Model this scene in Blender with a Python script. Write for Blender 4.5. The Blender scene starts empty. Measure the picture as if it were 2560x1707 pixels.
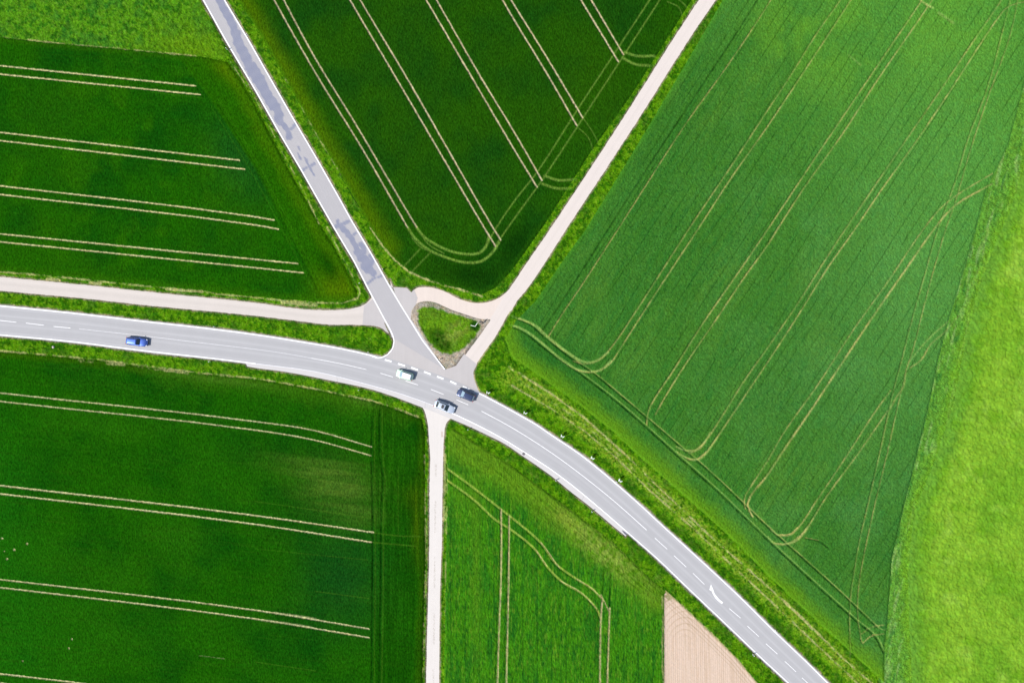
import bpy, bmesh, math, random
import numpy as np
from mathutils import Vector, Matrix
rng = np.random.default_rng(7)
random.seed(5)
S = 0.087                      # metres per survey unit; the whole plan below is drawn in survey units
CX, CY = 1280.0, 853.5
def W(x, y, z=0.0): return ((x-CX)*S, (CY-y)*S, z)
scn = bpy.context.scene
# ------------------------------------------------------------------ camera, sky, sun, exposure
cam = bpy.data.cameras.new('camera'); camo = bpy.data.objects.new('camera', cam)
scn.collection.objects.link(camo); scn.camera = camo
cam.lens = 24; cam.sensor_width = 36; cam.clip_end = 20000; cam.clip_start = 1
CAMH = 2560*S*24/36
camo.location = (0, 0, CAMH); camo.rotation_euler = (0, 0, 0)
SUN_EL, SUN_AZ = math.radians(48), math.radians(205)   # direction the light comes from, counter-clockwise from +X
wd = bpy.data.worlds.new('World'); scn.world = wd; wd.use_nodes = True
wn = wd.node_tree; bg = wn.nodes['Background']; sky = wn.nodes.new('ShaderNodeTexSky')
sky.sky_type = 'NISHITA'; sky.sun_disc = False; sky.sun_elevation = SUN_EL
sky.sun_rotation = math.pi/2 - SUN_AZ
wn.links.new(sky.outputs[0], bg.inputs[0]); bg.inputs[1].default_value = 0.10
sl = bpy.data.lights.new('sun', 'SUN'); sl.energy = 4.0; sl.angle = math.radians(0.7); sl.color = (1, .955, .89)
slo = bpy.data.objects.new('sun', sl); scn.collection.objects.link(slo)
sd = Vector((math.cos(SUN_EL)*math.cos(SUN_AZ), math.cos(SUN_EL)*math.sin(SUN_AZ), math.sin(SUN_EL)))
slo.rotation_euler = sd.to_track_quat('Z', 'Y').to_euler(); slo.location = (-60, -30, 120)
scn.view_settings.view_transform = 'Standard'; scn.view_settings.look = 'None'
scn.view_settings.exposure = 0.56; scn.view_settings.gamma = 1
KE = 1.80                      # picture value = albedo * KE on flat ground with the light above

def lin(c):
    c = np.asarray(c, float)/255
    return np.where(c <= .04045, c/12.92, ((c+.055)/1.055)**2.4)
def alb(*c): return np.clip(lin(c)/KE, 0, .85)

def tag(o, label=None, cat=None, group=None, kind=None):
    if label: o['label'] = label
    if cat: o['category'] = cat
    if group: o['group'] = group
    if kind: o['kind'] = kind
    return o

# ------------------------------------------------------------------ materials
def newmat(name):
    m = bpy.data.materials.new(name); m.use_nodes = True
    return m, m.node_tree, m.node_tree.nodes['Principled BSDF']
def N(nt, t, **kw):
    n = nt.nodes.new(t)
    for k, v in kw.items():
        if k in n.inputs.keys(): n.inputs[k].default_value = v
        else: setattr(n, k, v)
    return n
def math_node(nt, op, a, b=None, c=None):
    n = nt.nodes.new('ShaderNodeMath'); n.operation = op
    for i, v in enumerate((a, b, c)):
        if v is None: continue
        if isinstance(v, (int, float)): n.inputs[i].default_value = v
        else: nt.links.new(v, n.inputs[i])
    return n.outputs[0]
def plant_mat(name, scales=((2.2, .55), (.55, .35)), bump=.35, hue=.35, stretch=None, rough=.85):
    """tint attribute times several noises; slight yellow/blue drift; bump for leaf relief"""
    m, nt, b = newmat(name); L = nt.links
    at = N(nt, 'ShaderNodeAttribute', attribute_name='tint')
    tc = N(nt, 'ShaderNodeTexCoord')
    vec = tc.outputs['Object']
    if stretch:
        mp = N(nt, 'ShaderNodeMapping'); mp.inputs['Rotation'].default_value = (0, 0, stretch[0])
        mp.inputs['Scale'].default_value = (1, stretch[1], 1); L.new(vec, mp.inputs[0]); vec = mp.outputs[0]
    tot = None; first = None
    for sc, am in scales:
        nz = N(nt, 'ShaderNodeTexNoise', Scale=sc, Detail=4.0, Roughness=.7); L.new(vec, nz.inputs['Vector'])
        if first is None: first = nz
        cc = N(nt, 'ShaderNodeMapRange'); L.new(nz.outputs['Fac'], cc.inputs[0]); cc.inputs[1].default_value = .28; cc.inputs[2].default_value = .72; cc.inputs[3].default_value = 1-am; cc.inputs[4].default_value = 1+am; cc.clamp = False
        v = math_node(nt, 'MAXIMUM', cc.outputs[0], .12)
        tot = v if tot is None else math_node(nt, 'MULTIPLY', tot, v)
    hz = N(nt, 'ShaderNodeTexNoise', Scale=1.3, Detail=3.0); L.new(tc.outputs['Object'], hz.inputs['Vector'])
    d = math_node(nt, 'MULTIPLY_ADD', hz.outputs['Fac'], hue*2, 1-hue)
    r = math_node(nt, 'MULTIPLY', tot, d)
    inv = math_node(nt, 'SUBTRACT', 2.0, d)
    bl = math_node(nt, 'MULTIPLY', tot, inv)
    cb = N(nt, 'ShaderNodeCombineXYZ'); L.new(r, cb.inputs[0]); L.new(tot, cb.inputs[1]); L.new(bl, cb.inputs[2])
    mx = N(nt, 'ShaderNodeVectorMath', operation='MULTIPLY')
    L.new(at.outputs['Color'], mx.inputs[0]); L.new(cb.outputs[0], mx.inputs[1])
    L.new(mx.outputs[0], b.inputs['Base Color'])
    b.inputs['Roughness'].default_value = rough; b.inputs['Specular IOR Level'].default_value = .0
    bp = N(nt, 'ShaderNodeBump', Strength=bump, Distance=.25); L.new(first.outputs['Fac'], bp.inputs['Height'])
    L.new(bp.outputs[0], b.inputs['Normal'])
    return m
def plain(name, col, rough=.5, metal=0, coat=0, spec=.5):
    m, nt, b = newmat(name); L = nt.links
    nz = N(nt, 'ShaderNodeTexNoise', Scale=9.0, Detail=3.0)
    tc = N(nt, 'ShaderNodeTexCoord'); L.new(tc.outputs['Object'], nz.inputs['Vector'])
    f = math_node(nt, 'MULTIPLY_ADD', nz.outputs['Fac'], .16, .92)
    vm = N(nt, 'ShaderNodeVectorMath', operation='SCALE'); vm.inputs[0].default_value = tuple(col)
    L.new(f, vm.inputs['Scale']); L.new(vm.outputs[0], b.inputs['Base Color'])
    b.inputs['Roughness'].default_value = rough; b.inputs['Metallic'].default_value = metal
    b.inputs['Coat Weight'].default_value = coat; b.inputs['Coat Roughness'].default_value = .08
    b.inputs['Specular IOR Level'].default_value = spec
    return m
def paved_mat(name, base, blotch=.06, grain=.10, lanes=None, dots=None, edge=None, seams=None):
    """asphalt / concrete; 'tint' attribute multiplies; UV: x = across (0..1), y = metres along"""
    m, nt, b = newmat(name); L = nt.links
    tc = N(nt, 'ShaderNodeTexCoord'); at = N(nt, 'ShaderNodeAttribute', attribute_name='tint')
    n1 = N(nt, 'ShaderNodeTexNoise', Scale=.45, Detail=5.0, Roughness=.6); L.new(tc.outputs['Object'], n1.inputs['Vector'])
    n2 = N(nt, 'ShaderNodeTexNoise', Scale=5.0, Detail=5.0, Roughness=.75); L.new(tc.outputs['Object'], n2.inputs['Vector'])
    f = math_node(nt, 'MULTIPLY_ADD', n1.outputs['Fac'], blotch*2, 1-blotch)
    f = math_node(nt, 'MULTIPLY', f, math_node(nt, 'MULTIPLY_ADD', n2.outputs['Fac'], grain*2, 1-grain))
    sp = N(nt, 'ShaderNodeSeparateXYZ'); L.new(tc.outputs['UV'], sp.inputs[0])
    # streaks running along the road
    cv = N(nt, 'ShaderNodeCombineXYZ'); L.new(math_node(nt, 'MULTIPLY', sp.outputs[0], 26.0), cv.inputs[0])
    L.new(math_node(nt, 'MULTIPLY', sp.outputs[1], .05), cv.inputs[1])
    n3 = N(nt, 'ShaderNodeTexNoise', Scale=1.0, Detail=3.0); L.new(cv.outputs[0], n3.inputs['Vector'])
    f = math_node(nt, 'MULTIPLY', f, math_node(nt, 'MULTIPLY_ADD', n3.outputs['Fac'], .13, .935))
    if lanes:
        for c, wdt, amt in lanes:
            dd = math_node(nt, 'ABSOLUTE', math_node(nt, 'SUBTRACT', sp.outputs[0], c))
            mr = N(nt, 'ShaderNodeMapRange'); mr.interpolation_type = 'SMOOTHSTEP'
            L.new(dd, mr.inputs[0]); mr.inputs[1].default_value = 0; mr.inputs[2].default_value = wdt
            mr.inputs[3].default_value = 1+amt; mr.inputs[4].default_value = 1
            f = math_node(nt, 'MULTIPLY', f, mr.outputs[0])
    if seams:
        fr = math_node(nt, 'FRACT', math_node(nt, 'MULTIPLY', sp.outputs[1], 1/seams))
        lt = math_node(nt, 'LESS_THAN', fr, .10/seams)
        f = math_node(nt, 'MULTIPLY', f, math_node(nt, 'MULTIPLY_ADD', lt, -.22, 1.0))
    if dots:
        n4 = N(nt, 'ShaderNodeTexNoise', Scale=1.6, Detail=2.0); L.new(tc.outputs['Object'], n4.inputs['Vector'])
        mr = N(nt, 'ShaderNodeMapRange'); L.new(n4.outputs['Fac'], mr.inputs[0])
        mr.inputs[1].default_value = .66; mr.inputs[2].default_value = .72; mr.inputs[3].default_value = 1; mr.inputs[4].default_value = dots
        f = math_node(nt, 'MULTIPLY', f, mr.outputs[0])
    v = N(nt, 'ShaderNodeVectorMath', operation='SCALE'); v.inputs[0].default_value = tuple(base); L.new(f, v.inputs['Scale'])
    mx = N(nt, 'ShaderNodeVectorMath', operation='MULTIPLY'); L.new(v.outputs[0], mx.inputs[0]); L.new(at.outputs['Color'], mx.inputs[1])
    L.new(mx.outputs[0], b.inputs['Base Color']); b.inputs['Roughness'].default_value = .85
    b.inputs['Specular IOR Level'].default_value = .2
    bp = N(nt, 'ShaderNodeBump', Strength=.15, Distance=.03); L.new(n2.outputs['Fac'], bp.inputs['Height']); L.new(bp.outputs[0], b.inputs['Normal'])
    return m
def paint_mat(name, col=(.82, .82, .82), wear=.35):
    m, nt, b = newmat(name); L = nt.links
    tc = N(nt, 'ShaderNodeTexCoord')
    nz = N(nt, 'ShaderNodeTexNoise', Scale=2.5, Detail=6.0, Roughness=.8); L.new(tc.outputs['Object'], nz.inputs['Vector'])
    mr = N(nt, 'ShaderNodeMapRange'); L.new(nz.outputs['Fac'], mr.inputs[0]); mr.inputs[1].default_value = .3; mr.inputs[2].default_value = .6
    mr.inputs[3].default_value = 1-wear; mr.inputs[4].default_value = 1
    v = N(nt, 'ShaderNodeVectorMath', operation='SCALE'); v.inputs[0].default_value = col; L.new(mr.outputs[0], v.inputs['Scale'])
    L.new(v.outputs[0], b.inputs['Base Color']); b.inputs['Roughness'].default_value = .6
    return m

# ------------------------------------------------------------------ plan geometry (survey units)
def smooth(pts, n=3):
    """Catmull-Rom through the points"""
    p = np.array(pts, float)
    if len(p) < 3: return p
    q = np.vstack([2*p[0]-p[1], p, 2*p[-1]-p[-2]]); out = []
    for i in range(1, len(q)-2):
        # chord-limited tangents
        for k in range(n):
            t = k/n
            a, b_, c, d = q[i-1], q[i], q[i+1], q[i+2]
            l1 = np.linalg.norm(b_-a)+1e-6; l2 = np.linalg.norm(c-b_)+1e-6; l3 = np.linalg.norm(d-c)+1e-6
            m1 = ((b_-a)/l1+(c-b_)/l2)/2*l2; m2 = ((c-b_)/l2+(d-c)/l3)/2*l2
            h = t
            out.append((2*h**3-3*h**2+1)*b_+(h**3-2*h**2+h)*m1+(-2*h**3+3*h**2)*c+(h**3-h**2)*m2)
    out.append(p[-1])
    return np.array(out)
FAR = 2900
main_up = [(-3000,480),(-1000,672),(0,765),(181,783),(363,804),(508,820),(640,837),(749,854),(858,873),(948,894),(1030,920),(1110,947),(1192.8,981),(1246.3,1008.5),(1294.8,1035.3),(1339.4,1060.8),(1380,1088.6),(1448.9,1134.8),(1499.9,1175),(1539,1208),(1601,1262.5),(1658.6,1316),(1700,1353.5),(1781.6,1428),(1856,1498),(1939,1580.6),(2013,1650.7),(2076,1713),(3200,2790),(5000,4510)]
main_lo = [(-3000,552),(-1000,745),(0,837),(181,854),(363,877),(544,897),(640,909),(785,928),(894,954),(1003,984.5),(1075,1010),(1129,1032),(1180,1055.7),(1246.3,1090),(1292.2,1118),(1357.3,1159.5),(1380,1174.8),(1431,1213),(1488.4,1260.5),(1540,1304.6),(1574.4,1335),(1648.4,1400),(1700,1449.7),(1748.5,1496),(1795,1540),(1860,1602),(1907,1647),(1953.8,1690),(3080,2765),(4880,4485)]
gut_in = [(613,906),(640,909),(785,928),(894,954),(1003,984.5),(1075,1010),(1129,1032),(1180,1055.7),(1246.3,1090),(1292.2,1118),(1357.3,1159.5),(1380,1174.8),(1431,1213),(1488.4,1260.5),(1540,1304.6),(1570,1331)]
gut_out = [(618,916),(645,920.5),(712,929),(822,950),(930,973.5),(1000,997),(1050,1016),(1126,1046),(1180,1069),(1220,1088),(1261.6,1109),(1302.4,1136.5),(1337,1160),(1380,1190.5),(1431,1232),(1469,1261),(1540,1320.5),(1564,1340)]
side_l = [(-1142,-3000),(-60,-1033),(508,0),(565,102.5),(639,227),(700,335),(756,430),(795,499),(836.6,571.8),(887,656),(919,719),(932,743),(959,794),(979,832),(984,846)]
side_r = [(-1089,-3000),(-8,-1033),(560.6,0),(619.3,98),(671,189),(734.5,300),(789.3,393),(843,487),(878,550.4),(928.4,635),(974.3,717),(1003,765),(1057,852),(1111.7,923)]
apron = [(960,790),(979,832),(985,852),(981,870),(968,886.5),(948,895),(1000,940),(1160,1000),(1200,985),(1193,968),(1186,950),(1183,930),(1192,910),(1160,885),(1140,914),(1112,924),(1030,800)]
# links and farm paths
link = [(975,700),(978,718),(1017,719.6),(1028,731),(1043,719.6),(1075,718.5),(1112,728.7),(1148,747),(1184,757),(1220.6,755),(1249.6,743),(1275,718),(1325,690),(1280,775),(1240,800),(1228,798),(1199,797),(1166,786.7),(1122.6,772),(1090,756),(1061,753),(1039,761),(1028,779.5),(1026.4,800),(1000,762)]
ne_l = [(3790,-3000),(2445,-1020),(1748,0),(1682,100),(1555.4,300),(1402,533),(1378,569),(1280,713),(1228,798),(1206,830),(1162.5,888),(1140.7,914),(1118,935)]
ne_r = [(3832,-3000),(2487,-1020),(1790,0),(1722,100),(1590,308),(1442,533),(1418,569),(1327,710),(1280,769),(1238.7,841),(1195,903),(1181,928),(1180,952)]
we_u = [(-3000,392),(-1000,590),(0,692),(217.7,713),(435,736),(640,757),(749,772),(843,775),(894,768),(916,757.7),(932,741)]
we_l = [(-3000,425),(-1000,625),(0,727),(217.7,746.8),(363,763),(640,789.6),(749,803),(821.4,811.4),(916,813),(948.4,817.5),(972,834)]
so_l = [(1046,1008),(1057,1019),(1068,1051.6),(1071.8,1095),(1075.4,1138),(1073.6,1210.6),(1073.6,1319),(1071.8,1428),(1068,1573),(1065,1707),(1040,4700)]
so_r = [(1136,1040),(1126,1047),(1115.3,1059),(1110,1095),(1108,1138),(1106,1247),(1104.5,1355.7),(1100.8,1464.6),(1099,1573),(1098,1707),(1073,4700)]

island_grass = [(1044.6,775),(1058,769),(1075,767),(1101,774),(1125,784),(1148,790),(1172,795),(1191.5,801),(1200.6,816),(1191.5,837.5),(1175,855),(1159,868),(1142,880),(1126,884),(1108,881),(1093.5,874),(1076,857),(1061,837.5),(1050,815),(1046,794)]

F = {}
F['nw'] = [(-3000,-205),(0,93.6),(145,109),(290,121.6),(417,134),(508,143),(560,148),(570,134),(500,8),(-70,-1033),(-1160,-3000),(-3000,-3000)]
F['w'] = [(-3000,-205),(0,93.6),(145,109),(290,121.6),(417,134),(508,143),(569,156),(605,205),(632,252),(670,326.5),(706,395.5),(752,479),(804,569),(835,616),(864,670.6),(893,728.7),(890,748),(857.7,753),(785,752),(705,746),(640,740),(435.4,719),(217.7,698),(0,678),(-1000,573),(-3000,375)]
F['n'] = [(-1050,-3000),(0,-1033),(595,0),(640,69),(712.6,196),(785,326.5),(857.7,446),(926,569),(957,616),(988,652.5),(1024.6,681.5),(1075,703),(1148,723),(1202,736),(1238.7,718),(1280,674),(1363.5,556),(1476,379),(1585,226),(1728,0),(3770,-3000)]
F['e'] = [(3870,-3000),(1806,0),(1710,165),(1600,350),(1466,569),(1400,660),(1338,752),(1290,800),(1262,848),(1280,893),(1352.6,942),(1461,1022.5),(1534,1080),(1606.6,1148),(1715.4,1243),(1824,1341),(1920,1438),(2029,1540),(2119.6,1622),(2209,1704),(2210,1610),(2217.5,1548),(2228.4,1392),(2254,1283),(2290,1138),(2319,1022.6),(2344.5,895.6),(2370,801),(2391.7,728.7),(2440,569),(2464,471.7),(2518.7,363),(2560,207),(3425,-3000)]
F['m'] = [(4300,-3000),(2600,280),(2560,417),(2518.7,537),(2489.7,600),(2446,714),(2410,859),(2384.5,1004),(2340,1138),(2282.8,1283),(2268,1428),(2272,1573),(2279,1707),(2300,1900),(5200,4500),(6000,4500),(6000,-3000)]
F['sw'] = [(-3000,600),(-1000,790),(0,878),(109,886.5),(236,899),(363,915.5),(508,933.7),(640,946.4),(785,971.8),(930,1002.6),(1003,1026),(1053.7,1046),(1061,1077),(1061.7,1138),(1062,1240),(1064,1374),(1060,1537),(1056,1707),(1030,4700),(-3000,4700)]
F['s'] = [(1083,4700),(1110,1707),(1111.7,1573),(1115,1355.7),(1118,1160),(1120,1090),(1130,1070),(1166,1092),(1220,1126),(1280,1165),(1352.6,1218),(1425,1272),(1534,1355.7),(1624.7,1446),(1662,1476),(1659,1486),(1659,4700)]
F['bare'] = [(1659,4700),(1659,1486),(1664.6,1475.5),(1715.4,1522.6),(1788,1591.6),(1842.4,1646),(1893,1707),(3020,2750),(4820,4400),(4820,4700)]

# ------------------------------------------------------------------ grid
STEP = 1.8
def axis(a, b, lo, hi):
    mid = np.arange(a, b+STEP*.5, STEP)
    g = []; s = STEP; x = mid[-1]
    while x < hi: s *= 1.13; x += s; g.append(x)
    h = []; s = STEP; x = mid[0]
    while x > lo: s *= 1.13; x -= s; h.append(x)
    return np.array(h[::-1]+list(mid)+g)
gx = axis(-30, 2590, -2800, 5300); gy = axis(-30, 1737, -2800, 4300)
NX, NY = len(gx), len(gy)
XX = np.broadcast_to(gx[None, :], (NY, NX)); YY = np.broadcast_to(gy[:, None], (NY, NX))
def seg_dist(pts, R, closed=False, D=None):
    p = np.asarray(pts, float)
    if D is None: D = np.full((NY, NX), R, np.float32)
    n = len(p) if closed else len(p)-1
    for i in range(n):
        a = p[i]; b_ = p[(i+1) % len(p)]
        i0, i1 = np.searchsorted(gx, [min(a[0], b_[0])-R, max(a[0], b_[0])+R])
        j0, j1 = np.searchsorted(gy, [min(a[1], b_[1])-R, max(a[1], b_[1])+R])
        if i1 <= i0 or j1 <= j0: continue
        x = gx[i0:i1][None, :]-a[0]; y = gy[j0:j1][:, None]-a[1]
        d = b_-a; l2 = d@d+1e-9
        t = np.clip((x*d[0]+y*d[1])/l2, 0, 1)
        dist = np.sqrt((x-t*d[0])**2+(y-t*d[1])**2)
        D[j0:j1, i0:i1] = np.minimum(D[j0:j1, i0:i1], dist)
    return D
def inside(pts):
    p = np.asarray(pts, float); q = np.roll(p, -1, 0); M = np.zeros((NY, NX), bool)
    for j, y in enumerate(gy):
        c = (p[:, 1] > y) != (q[:, 1] > y)
        if not c.any(): continue
        xs = np.sort(p[c, 0]+(y-p[c, 1])*(q[c, 0]-p[c, 0])/(q[c, 1]-p[c, 1]))
        k = np.searchsorted(gx, xs)
        for a, b_ in zip(k[::2], k[1::2]): M[j, a:b_] = True
    return M
def sdf(pts, R=60):
    """negative inside"""
    d = seg_dist(pts, R, True); return np.where(inside(pts), -d, d)
def noise(sx, sy=None, ang=0, seed=0, octv=1, warp=None):
    """value noise 0..1, cell size in survey units"""
    sy = sy or sx; c, s_ = math.cos(ang), math.sin(ang)
    out = np.zeros((NY, NX), np.float32); amp = 1; tot = 0
    for o in range(octv):
        r = np.random.default_rng(seed*17+o); T = r.random((512, 512)).astype(np.float32)
        u = (XX*c+YY*s_)/(sx/2**o)+1000.37; v = (-XX*s_+YY*c)/(sy/2**o)+1000.71
        iu = np.floor(u); iv = np.floor(v); fu = (u-iu).astype(np.float32); fv = (v-iv).astype(np.float32)
        iu = iu.astype(np.int32) & 511; iv = iv.astype(np.int32) & 511
        fu = fu*fu*(3-2*fu); fv = fv*fv*(3-2*fv); iu1 = (iu+1) & 511; iv1 = (iv+1) & 511
        out += amp*((T[iv, iu]*(1-fu)+T[iv, iu1]*fu)*(1-fv)+(T[iv1, iu]*(1-fu)+T[iv1, iu1]*fu)*fv)
        tot += amp; amp *= .55
    return out/tot
def sst(a, b_, x):
    t = np.clip((x-a)/(b_-a), 0, 1); return t*t*(3-2*t)
def blob(cx, cy, rx, ry=None, deg=0):
    ry = ry or rx; a = math.radians(deg); c, s_ = math.cos(a), math.sin(a)
    u = (XX-cx)*c+(YY-cy)*s_; v = -(XX-cx)*s_+(YY-cy)*c
    return np.exp(-(u/rx)**2-(v/ry)**2).astype(np.float32)

loop = lambda a, b_: np.vstack([smooth(a), smooth(b_)[::-1]])
link = np.vstack([[(975,700),(978,718),(1017,719.6),(1028,731)], smooth([(1030,729),(1043,719.6),(1060,717.5),(1078,718.5),(1112,728.7),(1148,747),(1184,757),(1220.6,755),(1249.6,743),(1275,722)], 4), [(1325,690),(1280,775),(1240,800)], smooth([(1228,798.5),(1199,797),(1166,786.7),(1122.6,772),(1090,757),(1061,753),(1041,760),(1029,779),(1027,800)], 4), [(1000,762)]])
islpoly = np.vstack([[(1111.7,923),(1026,800)], smooth([(1026,800),(1028,779.5),(1040,760),(1061,753),(1090,757),(1122.6,772),(1166,786.7),(1199,797),(1228,798)], 4), smooth([(1228,798),(1206,830),(1162.5,888),(1140.7,914),(1118,923)], 4)])
paved_polys = [loop(main_up, main_lo), loop(gut_in, gut_out), np.vstack([side_l, side_r[::-1]]), np.array(apron), np.array(link), loop(ne_l, ne_r), loop(we_u, we_l), loop(so_l, so_r)]
PAVED = np.full((NY, NX), 60, np.float32)
for i, p in enumerate(paved_polys): PAVED = np.minimum(PAVED, sdf(p)-(3.2 if i in (0, 2) else 0))
FS = {k: sdf(v) for k, v in F.items()}
ISL = sdf(island_grass)

# ------------------------------------------------------------------ colours (albedo) of verges and fields
n4 = noise(4, seed=1, octv=2); n9 = noise(9, seed=2, octv=2); n30 = noise(30, seed=3, octv=3); n90 = noise(90, seed=4, octv=3); n220 = noise(220, seed=5, octv=3)
n2 = rng.random((NY, NX)).astype(np.float32)
def mixc(C, col, m):
    return C*(1-m[..., None])+np.asarray(col, np.float32)*m[..., None]
def full(*c): return np.broadcast_to(alb(*c).astype(np.float32), (NY, NX, 3)).copy()

# verge: coarse tufts
V = full(94, 152, 16)
V = mixc(V, alb(42, 104, 10), sst(.42, .68, n9)*.85)
V = mixc(V, alb(128, 172, 38), sst(.58, .8, n4)*.7)
V = mixc(V, alb(60, 118, 22), sst(.5, .75, n30)*.6)
V = mixc(V, alb(130, 152, 60), sst(.62, .8, n30)*.35*sst(.4, .7, n4))
# shoulder of bare soil and gravel along every paved edge
sh = (1-sst(1.5, 5.0, PAVED+(n9-.5)*5+(n4-.5)*3))
V = mixc(V, alb(168, 152, 128), sh*.85)
V = mixc(V, alb(120, 104, 84), sh*sst(.5, .75, n4)*.6)
# island: gravel ring round the grass
ig = (1-sst(-1, 3, sdf(islpoly)))*sst(-3, 4, ISL+(n9-.5)*8+(n4-.5)*5)
gravel = mixc(full(202, 188, 168), alb(182, 166, 148), sst(.4, .7, n4)*.7); gravel = mixc(gravel, alb(204, 192, 172), sst(.5, .8, n9)*.6)
V = V*(1-ig[..., None])+gravel*ig[..., None]
V = mixc(V, alb(138, 128, 124), (1-sst(1, 5, seg_dist([(1131,917),(1150,900),(1166,880),(1180,858),(1190,846)], 12)))*ig*.7)
isg = 1-sst(-4, 2, ISL)
V = mixc(V, alb(120, 168, 34), isg*.45)
V = mixc(V, alb(30, 84, 6), sst(.35, .8, blob(1102, 850, 44, 27, 50))*isg*.9)
V = mixc(V, alb(146, 168, 66), blob(1140, 828, 42, 22, -30)*isg*sst(.3, .7, n9)*.8)
V = mixc(V, alb(16, 74, 18), sst(.3, .8, blob(1190, 814, 20, 18))*isg*.9)
V = mixc(V, alb(108, 150, 40), blob(1075, 785, 30, 16)*isg*.5)
# straw coloured dry seams of the verges: (polyline, width, strength)
straw = [([(0,93.6),(145,109),(220,116),(290,121.6),(350,128),(417,134),(490,141)], 2.2, .9, .55),
 ([(0,877),(109,886),(236,898),(363,914.5),(508,932.7),(640,945),(785,971),(930,1001),(1003,1025),(1045,1042)], 2.2, .9, .5),
 ([(200,900),(300,910),(400,922),(470,932)], 4, .8, .6),
 ([(0,680),(100,688),(217,700),(300,709),(435,722),(540,733)], 2.0, .7, .5), ([(118,698),(150,700)], 3.2, 1.0, .15), ([(225,707),(252,708)], 3.2, 1.0, .15), ([(415,723),(470,727),(505,729)], 3.2, 1.0, .2),
 ([(540,735),(640,744),(705,751),(785,757),(857,758),(895,745)], 2.0, .8, .4),
 ([(706,755),(740,759),(790,763)], 5, .8, .35),
 ([(818,569),(843,616),(872,672),(901,730),(893,752)], 1.8, .75, .5), ([(577,156),(640,250),(676,320),(712,392),(745,450),(770,500),(798,560)], 1.5, .8, .6),
 ([(712,196),(730,225),(785,326),(857,446)], 1.5, .6, .65),
 ([(925,569),(957,616),(988,652),(1024,681),(1075,703),(1110,714),(1148,723),(1205,741)], 2.4, .9, .45),
 ([(1280,964),(1370,1016),(1461,1077),(1534,1138),(1624,1225),(1733,1319.4),(1824,1406.5),(1920,1495.4),(2029,1599),(2145,1707),(3230,2750)], 2.2, .8, .48),
 ([(1262,905),(1280,923),(1370.7,979),(1461,1044),(1570,1142),(1643,1214),(1773.5,1337.6),(1920,1466),(2010.7,1548),(2101,1639),(2180,1707)], 2.6, .9, .48),
 ([(1290,945),(1370,997),(1461,1060),(1550,1140),(1633,1219),(1753,1328)], 3.0, .45, .6),
 ([(1960,1502),(1985,1525),(2010,1549),(2030,1570)], 3.0, 1.0, .2),
 ([(1119,1160),(1115,1355),(1112,1573)], 2.0, .45, .5), ([(1112,1135),(1113,1200),(1110,1300)], 2.4, .7, .35),
 ([(1062,1138),(1063,1240),(1065,1374),(1061,1537),(1057,1707)], 1.5, .6, .55),
 ([(1656,1490),(1657,1560),(1655,1640),(1658,1707)], 2.5, .7, .5), ([(1664,1476),(1715,1522),(1788,1591),(1842,1646),(1893,1707)], 2.2, .8, .4),
 ([(1196,905),(1225,860),(1262,795),(1280,772)], 2.2, .8, .35), ([(1184,940),(1186,958),(1197,976)], 3, .9, .3),
 ([(1148,750),(1184,760),(1220,758),(1252,746)], 2.4, .8, .3)]
STR = np.zeros((NY, NX), np.float32)
nst = noise(5, seed=41, octv=2); nst2 = noise(22, seed=42)
for p, wd_, am, th in straw:
    d = seg_dist(p, wd_*3+4)+(n9-.5)*4
    STR = np.maximum(STR, (1-sst(wd_*.5, wd_*1.3, d))*am*sst(th-.22, th+.12, .5*nst+.5*nst2))
# ground tones outside
ngr = (-.25+n9*.5+n4*.5)

# field F['nw'] rough meadow
NW = mixc(full(92, 156, 26), alb(44, 112, 20), sst(.45, .7, n9)*.8)
NW = mixc(NW, alb(112, 160, 48), sst(.55, .78, n4)*.55); NW = mixc(NW, alb(52, 122, 40), sst(.5, .72, n30)*.5)
NW = mixc(NW, alb(112, 158, 18), blob(480, 120, 120, 60)*.6)
# west
a_w = math.atan2(52, 490)
fine_w = noise(60, 2.2, a_w, 11, 2)
HW = [(-2900,-620),(530,250),(640,425),(720,575),(797,728),(830,800),(1400,800),(1200,-600),(-500,-1800)]
WF = mixc(full(32, 98, 5), alb(12, 76, 10), sst(.3, .85, n90)*.8)
WF = mixc(WF, alb(48, 112, 6), sst(.52, .75, noise(70, seed=81, octv=3))*.55)
WF = mixc(WF, alb(40, 100, 6), sst(.5, .8, n220)*.5)
WF = mixc(WF, alb(40, 96, 10), sst(.5, .9, fine_w)*.35)
headw = 1-sst(-6, 4, sdf([(450,150),(530,255),(640,425),(718,575),(797,728),(830,900),(1400,900),(900,100)]))
WF = mixc(WF, alb(42, 104, 4), headw*.75)
WF = mixc(WF, alb(78, 122, 6), headw*(1-sst(4, 46, seg_dist([(569,150),(632,252),(706,395),(752,479),(804,569),(864,671),(893,728)], 60)+(n30-.5)*20))*.6)
WF = mixc(WF, alb(10, 72, 30), blob(600, 400, 60, 110, -30)*.5*(1-headw))
WF = mixc(WF, alb(92, 126, 6), np.clip(blob(852, 718, 60, 50)+blob(575, 170, 60, 26, 40), 0, 1)*.75)
WF = mixc(WF, alb(14, 72, 4), blob(822, 665, 20, 45, -30)*.8)
WF = mixc(WF, alb(52, 108, 8), (1-sst(3, 22, -FS['w']))*.55)
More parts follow.
